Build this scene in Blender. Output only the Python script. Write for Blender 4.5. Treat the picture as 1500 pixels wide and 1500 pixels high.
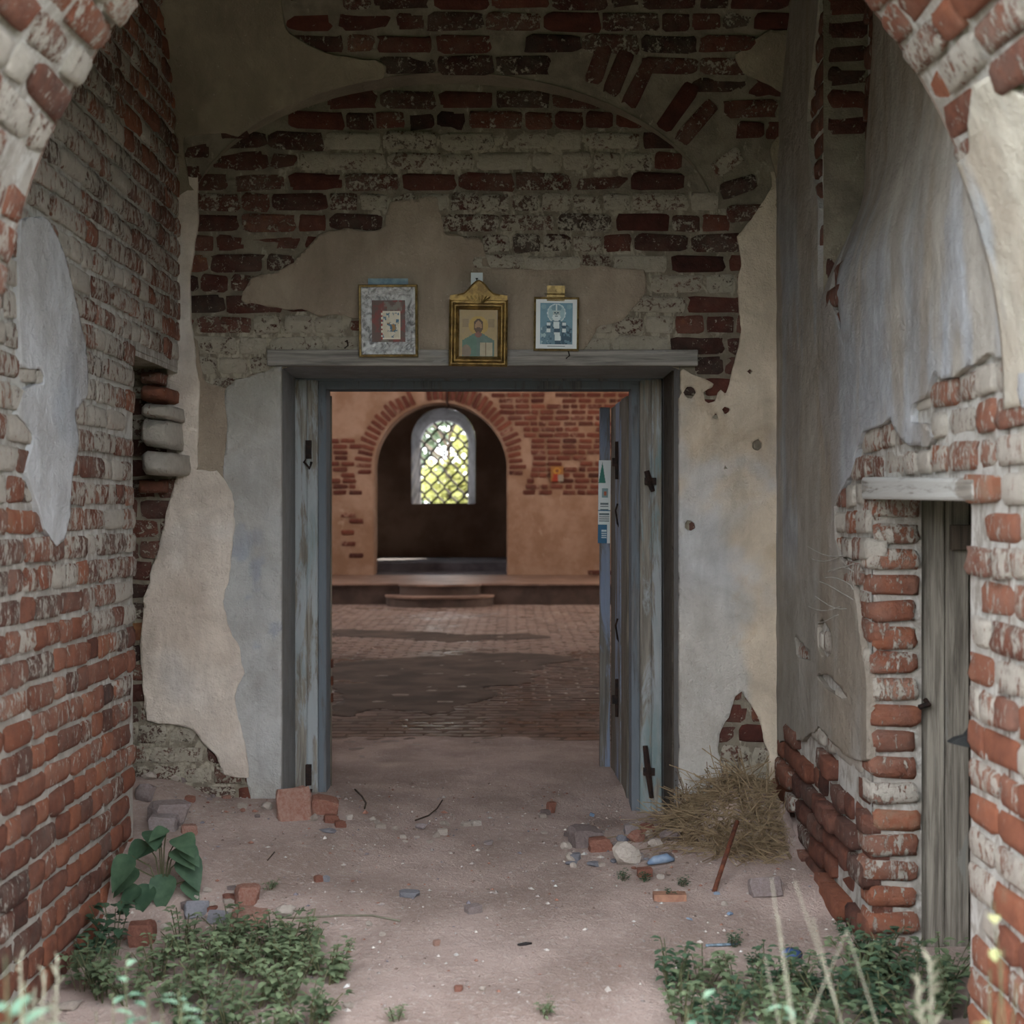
import bpy, bmesh, math, random
import numpy as np
from mathutils import Matrix, Vector

# ------------------------------------------------------------------ camera, world, sun, exposure
for _o in list(bpy.data.objects):
    bpy.data.objects.remove(_o)
SC = bpy.context.scene
COL = SC.collection
F = 2000.0            # focal length in pixels of the 1500 px frame
CZ = 1.6              # eye height
cam_d = bpy.data.cameras.new('camera')
cam = bpy.data.objects.new('camera', cam_d)
COL.objects.link(cam)
cam.location = (0, 0, CZ)
cam.rotation_euler = (math.pi / 2, 0, 0)
cam_d.sensor_width = 36
cam_d.lens = 36 * F / 1500
cam_d.clip_end = 300
cam_d.dof.use_dof = True
cam_d.dof.focus_distance = 7.0
cam_d.dof.aperture_fstop = 2.8
SC.camera = cam

W = bpy.data.worlds.new('sky')
SC.world = W
W.use_nodes = True
bg = W.node_tree.nodes['Background']
bg.inputs[0].default_value = (0.93, 0.965, 1.0, 1)
bg.inputs[1].default_value = 1.5
sun_d = bpy.data.lights.new('sun', 'SUN')
sun = bpy.data.objects.new('sun', sun_d)
COL.objects.link(sun)
sun.rotation_euler = Vector((-0.30, -0.62, -0.72)).to_track_quat('-Z', 'Y').to_euler()
sun_d.energy = 5.0
sun_d.angle = 0.01
sun_d.color = (1.0, 0.9, 0.72)


def window_light(name, loc, aim, w, h, power, colr):
    l = bpy.data.lights.new(name, 'AREA')
    l.shape = 'RECTANGLE'
    l.size = w
    l.size_y = h
    l.energy = power
    l.color = colr
    o = bpy.data.objects.new(name, l)
    COL.objects.link(o)
    o.location = loc
    o.rotation_euler = Vector(aim).to_track_quat('-Z', 'Z').to_euler()
    return o


# daylight through the nave's side windows (the openings are built in the side walls below)
NXL, NXR = -6.0, 4.6
for _y, _p in ((13.5, 2), (18.5, 5), (23.2, 32)):
    window_light('nave_window_daylight', (NXR - 0.02, _y, 4.1), (-1, 0, -0.12), 1.5, 2.6, _p * 1.0, (1.0, 0.8, 0.6))
    window_light('nave_window_daylight', (NXL + 0.02, _y, 4.1), (1, 0, -0.12), 1.5, 2.6, _p * 0.8, (1.0, 0.95, 0.9))

SC.view_settings.view_transform = 'Standard'
SC.view_settings.look = 'None'
SC.view_settings.gamma = 1
SC.view_settings.use_curve_mapping = False
SC.view_settings.exposure = 2.45

# ------------------------------------------------------------------ helpers
R = random.Random(7)
NR = np.random.RandomState(5)
D = 7.14              # face of the inner door wall
XL, XR = -1.74, 1.40  # side walls of the porch


def S(r, g, b):
    def f(c):
        c /= 255.0
        return c / 12.92 if c <= 0.04045 else ((c + 0.055) / 1.055) ** 2.4
    return (f(r), f(g), f(b), 1.0)


def P3(x, y, d):
    return ((x - 750) * d / F, d, CZ + (750 - y) * d / F)


def hash2(ix, iy, seed):
    n = np.sin(ix * 127.1 + iy * 311.7 + seed * 74.7) * 43758.5453
    return n - np.floor(n)


def vnoise(x, y, seed=0):
    x = np.asarray(x, float)
    y = np.asarray(y, float)
    ix, iy = np.floor(x), np.floor(y)
    fx, fy = x - ix, y - iy
    fx = fx * fx * (3 - 2 * fx)
    fy = fy * fy * (3 - 2 * fy)
    a = hash2(ix, iy, seed)
    b = hash2(ix + 1, iy, seed)
    c = hash2(ix, iy + 1, seed)
    e = hash2(ix + 1, iy + 1, seed)
    return (a * (1 - fx) + b * fx) * (1 - fy) + (c * (1 - fx) + e * fx) * fy


def fbm(x, y, seed=0, oct=4):
    t, a, s = 0, 0.5, 0
    for i in range(oct):
        t = t + a * vnoise(np.asarray(x) * 2 ** i, np.asarray(y) * 2 ** i, seed + i * 3)
        s += a
        a *= 0.5
    return t / s - 0.5


def sdf(poly, u, v):
    """signed distance to a polygon, negative inside"""
    u = np.asarray(u, float)
    v = np.asarray(v, float)
    d2 = np.full(u.shape, 1e9)
    inside = np.zeros(u.shape, bool)
    n = len(poly)
    for i in range(n):
        ax, ay = poly[i]
        bx, by = poly[(i + 1) % n]
        ex, ey = bx - ax, by - ay
        L = ex * ex + ey * ey + 1e-12
        t = np.clip(((u - ax) * ex + (v - ay) * ey) / L, 0, 1)
        d2 = np.minimum(d2, (u - ax - t * ex) ** 2 + (v - ay - t * ey) ** 2)
        cond = ((ay > v) != (by > v))
        with np.errstate(divide='ignore', invalid='ignore'):
            xi = (bx - ax) * (v - ay) / (by - ay if by != ay else 1e-12) + ax
        inside ^= cond & (u < xi)
    d = np.sqrt(d2)
    return np.where(inside, -d, d)


def smooth(x, a, b):
    t = np.clip((np.asarray(x, float) - a) / (b - a), 0, 1)
    return t * t * (3 - 2 * t)


def link(o, parent=None):
    COL.objects.link(o)
    if parent is not None:
        o.parent = parent
    return o


def tag(o, label=None, cat=None, group=None, kind=None):
    if label:
        o['label'] = label
    if cat:
        o['category'] = cat
    if group:
        o['group'] = group
    if kind:
        o['kind'] = kind
    return o


def empty(name, loc=(0, 0, 0), parent=None):
    o = bpy.data.objects.new(name, None)
    o.empty_display_size = 0.1
    o.location = loc
    return link(o, parent)


def mesh_obj(name, verts, faces, mat, parent=None, smooth_shade=False, attrs=None):
    me = bpy.data.meshes.new(name)
    me.from_pydata([tuple(map(float, p)) for p in verts], [], [tuple(f) for f in faces])
    if smooth_shade:
        me.polygons.foreach_set('use_smooth', [True] * len(me.polygons))
    if attrs:
        for an, arr in attrs.items():
            a = me.color_attributes.new(an, 'FLOAT_COLOR', 'POINT')
            arr = np.asarray(arr, float)
            if arr.shape[1] == 3:
                arr = np.hstack([arr, np.ones((len(arr), 1))])
            a.data.foreach_set('color', arr.ravel())
    me.materials.append(mat)
    me.update()
    o = bpy.data.objects.new(name, me)
    return link(o, parent)


class MB:
    """collects boxes, tubes and polygons into one mesh"""
    def __init__(self):
        self.v, self.f = [], []

    def add(self, verts, faces):
        n = len(self.v)
        self.v += [tuple(p) for p in verts]
        self.f += [tuple(i + n for i in f) for f in faces]

    def box(self, c, s, M=None):
        vs = []
        for dx in (-.5, .5):
            for dy in (-.5, .5):
                for dz in (-.5, .5):
                    p = Vector((dx * s[0], dy * s[1], dz * s[2]))
                    if M is not None:
                        p = M @ p
                    vs.append((p[0] + c[0], p[1] + c[1], p[2] + c[2]))
        self.add(vs, [(0, 1, 3, 2), (4, 6, 7, 5), (0, 4, 5, 1), (2, 3, 7, 6), (0, 2, 6, 4), (1, 5, 7, 3)])
        return self

    def bb(self, x0, x1, y0, y1, z0, z1):
        return self.box(((x0 + x1) / 2, (y0 + y1) / 2, (z0 + z1) / 2), (x1 - x0, y1 - y0, z1 - z0))

    def tube(self, pts, rad, n=6, closed=False):
        pts = [Vector(p) for p in pts]
        rings = []
        m = len(pts)
        rads = rad if isinstance(rad, (list, tuple)) else [rad] * m
        for i, p in enumerate(pts):
            a = pts[(i - 1) % m] if (closed or i > 0) else p
            b = pts[(i + 1) % m] if (closed or i < m - 1) else p
            t = (b - a)
            t.normalize()
            up = Vector((0, 0, 1)) if abs(t.z) < 0.9 else Vector((1, 0, 0))
            x = t.cross(up).normalized()
            y = t.cross(x)
            rings.append([p + (x * math.cos(2 * math.pi * k / n) + y * math.sin(2 * math.pi * k / n)) * rads[i] for k in range(n)])
        vs = [q for r in rings for q in r]
        fs = []
        for i in range(m if closed else m - 1):
            j = (i + 1) % m
            for k in range(n):
                fs.append((i * n + k, i * n + (k + 1) % n, j * n + (k + 1) % n, j * n + k))
        if not closed:
            fs.append(tuple(range(n - 1, -1, -1)))
            fs.append(tuple((m - 1) * n + k for k in range(n)))
        self.add(vs, fs)
        return self

    def prism(self, outline, y0, y1):
        """outline of (x, z) extruded along y"""
        n = len(outline)
        vs = [(x, y0, z) for x, z in outline] + [(x, y1, z) for x, z in outline]
        fs = [tuple(range(n)), tuple(range(2 * n - 1, n - 1, -1))]
        for i in range(n):
            j = (i + 1) % n
            fs.append((i, i + n, j + n, j))
        self.add(vs, fs)
        return self

    def build(self, name, mat, parent=None, sm=False):
        return mesh_obj(name, self.v, self.f, mat, parent, sm)


# ------------------------------------------------------------------ material helpers
class NT:
    def __init__(self, name):
        self.m = bpy.data.materials.new(name)
        self.m.use_nodes = True
        self.t = self.m.node_tree
        self.b = self.t.nodes['Principled BSDF']
        self.b.inputs['Roughness'].default_value = 0.9
        self.b.inputs['Specular IOR Level'].default_value = 0.25

    def n(self, typ, **kw):
        x = self.t.nodes.new(typ)
        for k, v in kw.items():
            setattr(x, k, v)
        return x

    def put(self, sock, val):
        if isinstance(val, bpy.types.NodeSocket):
            self.t.links.new(val, sock)
        else:
            sock.default_value = val

    def pos(self, s=(1, 1, 1)):
        g = self.n('ShaderNodeNewGeometry')
        v = self.n('ShaderNodeVectorMath', operation='MULTIPLY')
        self.put(v.inputs[0], g.outputs['Position'])
        v.inputs[1].default_value = s
        return v.outputs[0]

    def obj(self, s=(1, 1, 1)):
        g = self.n('ShaderNodeTexCoord')
        v = self.n('ShaderNodeVectorMath', operation='MULTIPLY')
        self.put(v.inputs[0], g.outputs['Object'])
        v.inputs[1].default_value = s
        return v.outputs[0]

    def noise(self, vec, scale, detail=5, rough=0.55, dist=0.0):
        x = self.n('ShaderNodeTexNoise')
        self.put(x.inputs['Vector'], vec)
        x.inputs['Scale'].default_value = scale
        x.inputs['Detail'].default_value = detail
        x.inputs['Roughness'].default_value = rough
        x.inputs['Distortion'].default_value = dist
        return x.outputs[0]

    def ramp(self, fac, stops):
        x = self.n('ShaderNodeValToRGB')
        self.put(x.inputs[0], fac)
        el = x.color_ramp.elements
        while len(el) < len(stops):
            el.new(0.5)
        for e, (p, c) in zip(el, stops):
            e.position = p
            e.color = c
        return x.outputs[0]

    def math(self, op, a, b=0.0, clamp=False):
        x = self.n('ShaderNodeMath', operation=op)
        x.use_clamp = clamp
        self.put(x.inputs[0], a)
        self.put(x.inputs[1], b)
        return x.outputs[0]

    def range(self, v, a, b, c=0.0, d=1.0):
        x = self.n('ShaderNodeMapRange', interpolation_type='SMOOTHSTEP')
        self.put(x.inputs[0], v)
        self.put(x.inputs[1], a)
        self.put(x.inputs[2], b)
        self.put(x.inputs[3], c)
        self.put(x.inputs[4], d)
        return x.outputs[0]

    def mix(self, fac, a, b, blend='MIX'):
        x = self.n('ShaderNodeMix', data_type='RGBA', blend_type=blend)
        self.put(x.inputs[0], fac)
        self.put(x.inputs[6], a)
        self.put(x.inputs[7], b)
        return x.outputs[2]

    def attr(self, name):
        x = self.n('ShaderNodeAttribute')
        x.attribute_name = name
        return x.outputs['Color']

    def tint(self):
        oi = self.n('ShaderNodeObjectInfo')
        v = self.n('ShaderNodeVectorMath', operation='ADD')
        self.put(v.inputs[0], oi.outputs['Color'])
        self.put(v.inputs[1], self.attr('tint'))
        s = self.n('ShaderNodeSeparateXYZ')
        self.put(s.inputs[0], v.outputs[0])
        return s.outputs[0], s.outputs[1], s.outputs[2]

    def bump(self, h, strength=0.4, dist=0.01):
        x = self.n('ShaderNodeBump')
        x.inputs['Strength'].default_value = strength
        x.inputs['Distance'].default_value = dist
        self.put(x.inputs['Height'], h)
        self.put(self.b.inputs['Normal'], x.outputs[0])

    def color(self, c):
        self.put(self.b.inputs['Base Color'], c)

    def rough(self, r):
        self.put(self.b.inputs['Roughness'], r)


def brick_mat(name, stops, wash, wscale=(1, 1, .45), nscale=26, rough=0.92):
    t = NT(name)
    r, g, b = t.tint()
    p = t.pos()
    n1 = t.noise(p, 16, 6, .6)
    tone = t.math('ADD', t.math('MULTIPLY', r, 0.8), t.math('MULTIPLY', t.math('SUBTRACT', n1, 0.42), 0.75))
    base = t.ramp(tone, stops)
    n2 = t.math('ADD', t.math('MULTIPLY', t.noise(t.pos(wscale), nscale, 9, .7, .6), .62), t.math('MULTIPLY', t.noise(t.pos(wscale), nscale * 3.1, 6, .65, .3), .38))
    thr = t.math('SUBTRACT', 0.63, t.math('MULTIPLY', g, 0.24))
    m = t.range(n2, t.math('SUBTRACT', thr, .025), t.math('ADD', thr, .035))
    wc = t.mix(t.noise(p, 30, 5), wash[0], wash[1])
    veil = t.math('MULTIPLY', t.math('MULTIPLY', g, .55), t.range(t.noise(p, 7, 6, .6), .3, .7))
    base = t.mix(veil, base, wash[1])
    t.color(t.mix(t.math('MULTIPLY', m, .9), base, wc))
    h = t.math('ADD', t.math('MULTIPLY', t.noise(p, 34, 10, .74), 1.0), t.math('MULTIPLY', m, .22))
    t.bump(h, 1.0, .022)
    t.rough(rough)
    return t.m


BR_STOPS = [(0.0, S(70, 49, 45)), (0.25, S(104, 67, 57)), (0.5, S(134, 84, 67)), (0.8, S(162, 101, 76)), (1.0, S(158, 122, 100))]
WASH = (S(214, 208, 198), S(178, 172, 162))
M_BRICK = brick_mat('weathered_brick', BR_STOPS, WASH)
M_BRICK_BACK = brick_mat('dark_brick', [(0, S(48, 32, 30)), (.4, S(86, 48, 42)), (.75, S(114, 66, 54)), (1, S(160, 116, 72))],
                         (S(198, 190, 174), S(160, 152, 138)), (1, 1, 1), 24)  # darker brick tones for the door wall, vault and step
M_BRICK_IN = brick_mat('nave_brick', [(0, S(72, 42, 38)), (.4, S(108, 62, 52)), (.8, S(136, 80, 64)), (1, S(156, 100, 80))],
                       (S(176, 142, 124), S(156, 122, 106)), (1, 1, 1), 3)


def mortar_mat(name, c1, c2, wash, sc=1.0):
    t = NT(name)
    r, g, b = t.tint()
    p = t.pos()
    base = t.mix(t.range(t.noise(p, 9 * sc, 6, .6), .35, .65), c1, c2)
    n2 = t.noise(t.pos((1, 1, .5)), 20 * sc, 8, .65, .5)
    thr = t.math('SUBTRACT', 0.66, t.math('MULTIPLY', g, 0.26))
    m = t.range(n2, t.math('SUBTRACT', thr, .06), t.math('ADD', thr, .08))
    t.color(t.mix(m, base, wash))
    t.bump(t.noise(p, 42 * sc, 10, .75), 1.0, .02)
    return t.m


M_MORTAR = mortar_mat('lime_mortar', S(194, 188, 180), S(166, 158, 149), S(210, 207, 202))
M_MORTAR_BACK = mortar_mat('old_lime_mortar', S(150, 141, 126), S(126, 117, 104), S(182, 173, 156))
M_MORTAR_IN = mortar_mat('nave_plaster', S(172, 142, 122), S(150, 118, 96), S(184, 158, 138), .25)
M_FACADE = mortar_mat('weathered_facade', S(128, 96, 84), S(104, 80, 72), S(146, 128, 118), .6)
M_RUBBLE_CORE = mortar_mat('dark_masonry', S(70, 60, 54), S(52, 44, 40), S(90, 82, 74))


def plaster_mat(name, rough=.92, streak=.26):
    t = NT(name)
    p = t.pos()
    c = t.attr('coat')
    st = t.math('ADD', t.math('MULTIPLY', t.noise(t.pos((1, 1, .3)), 9, 8, .66, .6), .6), t.math('MULTIPLY', t.noise(p, 5, 8, .65, .4), .4))
    f = t.range(st, .32, .68, 1 - streak, 1 + streak * .55)
    hs = t.n('ShaderNodeHueSaturation')
    t.put(hs.inputs['Value'], f)
    t.put(hs.inputs['Color'], c)
    sp = t.range(t.noise(p, 55, 4, .6), .66, .74)
    c2 = t.mix(t.math('MULTIPLY', sp, .45), hs.outputs[0], S(196, 190, 180))
    bl = t.range(t.noise(p, 3.2, 6, .65, .8), .38, .7)
    c3 = t.mix(t.math('MULTIPLY', bl, .28), c2, S(120, 108, 94))
    t.color(c3)
    hh = t.math('ADD', t.math('MULTIPLY', t.noise(p, 12, 8, .62), 1.0), t.math('MULTIPLY', t.noise(p, 90, 3, .6), .22))
    t.bump(hh, .75, .03)
    t.rough(rough)
    return t.m


M_PLASTER = plaster_mat('lime_plaster')
M_PLASTER_S = plaster_mat('smooth_plaster', streak=.18)


def wood_mat(name, wood1, wood2, paint, amount, grain=(34, 34, 1.6), paint2=None):
    t = NT(name)
    g = t.noise(t.pos(grain), 1.5, 8, .65, .4)
    base = t.mix(t.range(g, .3, .7), wood1, wood2)
    n = t.noise(t.pos(tuple(max(1.1, q * .22) for q in grain)), 1.3, 9, .68, .6)
    m = t.range(n, .74 - amount * .5 - .04, .74 - amount * .5 + .05)
    pc = paint
    if paint2:
        pc = t.mix(t.range(t.noise(t.pos((2, 2, .8)), 1.7, 5), .42, .58), paint, paint2)
    pc = t.mix(t.math('MULTIPLY', t.range(g, .4, .75), .35), pc, wood1)
    t.color(t.mix(m, base, pc))
    t.bump(t.math('ADD', g, t.math('MULTIPLY', m, .25)), .6, .008)
    t.rough(.8)
    return t.m


M_POST = wood_mat('peeling_blue_grey_wood', S(150, 144, 134), S(104, 98, 92), S(158, 164, 168), .5, paint2=S(122, 138, 140))
M_JAMB = wood_mat('dark_blue_painted_wood', S(118, 118, 118), S(78, 80, 84), S(104, 112, 120), .6)
M_LINTEL = wood_mat('grey_weathered_plank', S(150, 146, 140), S(98, 95, 92), S(134, 132, 130), .3, grain=(1.6, 34, 34))
M_LEAFBLUE = wood_mat('blue_painted_plank', S(128, 124, 118), S(92, 88, 84), S(130, 142, 166), .5)
M_LEAFGREY = wood_mat('grey_brown_plank', S(128, 120, 108), S(78, 72, 66), S(116, 124, 130), .18)
M_SIDEDOOR = wood_mat('bare_grey_plank', S(150, 143, 132), S(92, 86, 79), S(128, 126, 120), .2)
M_SIDEDARK = wood_mat('dark_brown_plank', S(96, 86, 76), S(58, 50, 46), S(80, 76, 72), .1)


def plain(name, c1, c2, scale=12, rough=.8, metal=0.0, bump=.3, bscale=40):
    t = NT(name)
    t.color(t.mix(t.range(t.noise(t.pos(), scale, 6, .6), .35, .65), c1, c2))
    t.rough(rough)
    t.b.inputs['Metallic'].default_value = metal
    if bump:
        t.bump(t.noise(t.pos(), bscale, 5, .6), bump, .006)
    return t.m


M_IRON = plain('rusty_iron', S(62, 46, 40), S(38, 34, 34), 30, .75, .4)
M_RUST = plain('red_rust', S(112, 66, 48), S(74, 46, 38), 30, .85, .2)
M_GOLD = plain('gilded_moulding', S(150, 124, 74), S(98, 78, 46), 24, .45, .55, .2, 90)
M_GOLDTHIN = plain('brass_frame', S(156, 134, 86), S(108, 90, 56), 30, .42, .5, .1, 90)
M_CARD = plain('white_card', S(214, 218, 216), S(196, 202, 204), 6, .6, 0, 0)
M_BLUECARD = plain('pale_blue_card', S(150, 172, 182), S(110, 134, 150), 14, .6, 0, 0)

t = NT('crumpled_foil')
_n = t.noise(t.obj((1, 1, 1)), 15, 6, .62, 2.0)
t.color(t.mix(t.range(_n, .4, .66), S(226, 228, 230), S(132, 132, 136)))
t.b.inputs['Metallic'].default_value = .25
t.rough(.3)
t.bump(t.noise(t.obj(), 18, 6, .65, 1.5), .9, .02)
M_FOIL = t.m

t = NT('printed_paper')
t.color(t.attr('col'))
t.rough(.45)
M_PRINT = t.m


def stone_mat(name, c1, c2, c3):
    t = NT(name)
    oi = t.n('ShaderNodeObjectInfo')
    n = t.noise(t.obj(), 9, 7, .65)
    base = t.ramp(t.math('ADD', t.math('MULTIPLY', oi.outputs['Random'], .35), t.math('MULTIPLY', n, .7)), [(.2, c1), (.5, c2), (.8, c3)])
    t.color(base)
    t.bump(t.noise(t.obj(), 24, 8, .7), .7, .02)
    return t.m


M_STONE_PALE = stone_mat('pale_limestone', S(150, 138, 130), S(184, 172, 162), S(206, 198, 190))
M_STONE_GREY = stone_mat('grey_stone', S(104, 92, 90), S(138, 124, 122), S(164, 154, 156))
M_STONE_BRICK = stone_mat('brick_rubble', S(112, 72, 62), S(146, 100, 86), S(172, 144, 132))
M_STONE_BLUE = stone_mat('slate_rubble', S(112, 112, 120), S(136, 136, 144), S(160, 158, 164))

t = NT('pebbles')
_c = t.attr('tint')
t.color(t.mix(t.math('MULTIPLY', t.noise(t.pos(), 50, 3), .4), _c, S(120, 108, 104)))
M_PEBBLE = t.m

t = NT('dusty_soil')
_p = t.pos()
_a = t.noise(_p, 1.6, 7, .62)
_b = t.noise(_p, 34, 8, .72)
_c = t.mix(t.range(_a, .35, .65), S(188, 168, 160), S(156, 137, 129))
_c = t.mix(t.math('MULTIPLY', t.range(_b, .5, .72), .55), _c, S(206, 196, 192))
_c = t.mix(t.math('MULTIPLY', t.range(t.noise(_p, 120, 3, .6), .62, .7), .6), _c, S(206, 200, 194))
_c = t.mix(t.math('MULTIPLY', t.range(t.noise(t.pos((1, 1, 1)), 70, 4, .6), .64, .72), .5), _c, S(84, 70, 64))
t.color(_c)
t.bump(t.math('ADD', _b, t.math('MULTIPLY', t.noise(_p, 90, 4), .5)), .8, .02)
M_SOIL = t.m

t = NT('worn_floor_brick')
_r, _g, _b = t.tint()
_p = t.pos()
_n = t.noise(_p, 1.1, 7, .6, .5)
_base = t.ramp(t.math('ADD', t.math('MULTIPLY', _r, .35), t.math('MULTIPLY', t.noise(_p, 2.4, 7, .65), .75)), [(.25, S(62, 50, 45)), (.55, S(86, 71, 65)), (.85, S(110, 93, 85))])
_dust = t.range(t.math('ADD', _n, t.math('MULTIPLY', _g, .45)), .5, .78)
t.color(t.mix(t.math('MULTIPLY', _dust, .85), _base, S(156, 134, 124)))
t.rough(t.range(t.noise(_p, 1.1, 7, .62), .38, .62, .27, .55))
t.b.inputs['Specular IOR Level'].default_value = .5
t.bump(t.noise(_p, 14, 5), .25, .008)
M_FLOORBRICK = t.m
M_FLOORJOINT = plain('floor_joint_dirt', S(96, 80, 73), S(78, 64, 58), 2, .6)


def leaf_mat(name, c1, c2, trans=.25, rough=.6):
    t = NT(name)
    oi = t.n('ShaderNodeObjectInfo')
    n = t.noise(t.pos(), 22, 4)
    c = t.mix(t.range(t.math('ADD', t.math('MULTIPLY', oi.outputs['Random'], .3), t.math('MULTIPLY', n, .8)), .3, .8), c1, c2)
    t.color(c)
    t.rough(rough)
    tr = t.n('ShaderNodeBsdfTranslucent')
    t.put(tr.inputs[0], c)
    mx = t.n('ShaderNodeMixShader')
    mx.inputs[0].default_value = trans
    t.t.links.new(t.b.outputs[0], mx.inputs[1])
    t.t.links.new(tr.outputs[0], mx.inputs[2])
    out = t.t.nodes['Material Output']
    t.t.links.new(mx.outputs[0], out.inputs[0])
    return t.m


M_LEAF_DARK = leaf_mat('dark_green_leaf', S(58, 82, 64), S(84, 108, 84))
M_LEAF_WEED = leaf_mat('grey_green_leaf', S(84, 100, 76), S(130, 146, 112))
M_LEAF_PALE = leaf_mat('pale_blue_green_leaf', S(86, 116, 98), S(122, 148, 126))
M_LEAF_SUN = leaf_mat('sunlit_yellow_leaf', S(140, 142, 84), S(178, 176, 118), .45)
M_LEAF_TREE = leaf_mat('tree_leaf', S(70, 84, 66), S(104, 116, 92), .3)
M_STRAW = leaf_mat('dry_straw', S(84, 72, 60), S(162, 142, 114), .1, .8)
M_STRAW_PALE = leaf_mat('pale_grass_stalk', S(112, 108, 94), S(140, 136, 120), .2, .7)
M_STEM = leaf_mat('plant_stem', S(70, 74, 52), S(98, 96, 70), .1, .8)
M_LEAF_OLIVE = leaf_mat('pale_olive_leaf', S(132, 134, 92), S(168, 168, 122), .3)
M_SCRATCH = plain('pale_scratch', S(176, 172, 166), S(160, 156, 150), 20)
M_DRYSTEM = leaf_mat('dry_brown_stem', S(92, 76, 62), S(128, 108, 88), .1, .8)
M_BARK = plain('bark', S(84, 72, 60), S(58, 48, 40), 10)

# ------------------------------------------------------------------ masonry machinery
def brick_variant(seed):
    r = np.random.RandomState(seed)
    us = [-.5, -.36, .36, .5]
    vs = [-.5, -.28, .28, .5]
    v, f = [], []
    for j, b in enumerate(vs):
        for i, a in enumerate(us):
            ed = (i in (0, 3)) + (j in (0, 3))
            y = -.5 + (.035 * ed + (.05 if ed == 2 else 0)) + abs(r.randn()) * (.07 if ed else .04)
            du = r.randn() * .022
            dv = r.randn() * .045
            if ed == 2:
                du -= math.copysign(abs(r.randn()) * .03, a)
                dv -= math.copysign(abs(r.randn()) * .06, b)
            v.append((a * .985 + du, y, b * .97 + dv))
    for j in range(3):
        for i in range(3):
            k = j * 4 + i
            f.append((k, k + 1, k + 5, k + 4))
    ring = [0, 1, 2, 3, 7, 11, 15, 14, 13, 12, 8, 4]
    for q in ring:
        v.append((v[q][0], .5, v[q][2]))
    for k in range(12):
        a, b = ring[k], ring[(k + 1) % 12]
        f.append((a, 16 + k, 16 + (k + 1) % 12, b))
    return np.array(v), f


BV = [brick_variant(100 + i) for i in range(14)]
_bm_cache = {}


def brick_mesh(i, mat):
    key = (i, mat.name)
    if key not in _bm_cache:
        v, f = BV[i]
        me = bpy.data.meshes.new('brick')
        me.from_pydata([tuple(p) for p in v], [], f)
        me.polygons.foreach_set('use_smooth', [True] * len(me.polygons))
        me.materials.append(mat)
        _bm_cache[key] = me
    return _bm_cache[key]


def place_bricks(specs, parent, mat, name='brick', limit=300, stuff='brick_infill'):
    """specs: (centre, U, N, len, depth, height, (r,g,b)); the largest on screen become objects, the rest one part"""
    sc = []
    for s in specs:
        c = s[0]
        if c[1] < .5:
            sc.append(0)
            continue
        x = 750 + F * c[0] / c[1]
        y = 750 - F * (c[2] - CZ) / c[1]
        inside = (-20 < x < 1520) and (-20 < y < 1520)
        nf = abs(s[2][0] * c[0] + s[2][1] * c[1] + s[2][2] * (c[2] - CZ)) / max(1e-6, math.sqrt(c[0] ** 2 + c[1] ** 2 + (c[2] - CZ) ** 2))
        sc.append((s[3] * s[5] * (nf + .05) / c[1] ** 2) * (1 if inside else .001))
    order = sorted(range(len(specs)), key=lambda i: -sc[i])
    jv, jf, ja = [], [], []
    for rank, i in enumerate(order):
        c, U, N, ln, dp, h, tn = specs[i]
        U = Vector(U)
        Y = -Vector(N)
        V = U.cross(Y)
        a, b = R.gauss(0, .012), R.gauss(0, .01)
        Mx = Matrix(((U.x * ln, Y.x * dp, V.x * h, 0), (U.y * ln, Y.y * dp, V.y * h, 0), (U.z * ln, Y.z * dp, V.z * h, 0), (0, 0, 0, 1)))
        Mx = Matrix.Rotation(a, 4, Vector(N)) @ Matrix.Rotation(b, 4, V) @ Mx
        Mx.translation = Vector(c)
        k = R.randrange(len(BV))
        if rank < limit:
            o = bpy.data.objects.new(name, brick_mesh(k, mat))
            link(o, parent)
            o.matrix_world = Mx
            o.color = (tn[0], tn[1], tn[2], 1)
        else:
            m = np.array(Mx)
            vv = BV[k][0] @ m[:3, :3].T + m[:3, 3]
            n0 = len(jv)
            jv += list(vv)
            jf += [tuple(q + n0 for q in f) for f in BV[k][1]]
            ja += [tn] * len(vv)
    if jv:
        o = mesh_obj(stuff, jv, jf, mat, parent, True, {'tint': np.array(ja)})
        o.color = (0, 0, 0, 1)
        o['kind'] = 'stuff'


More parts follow.
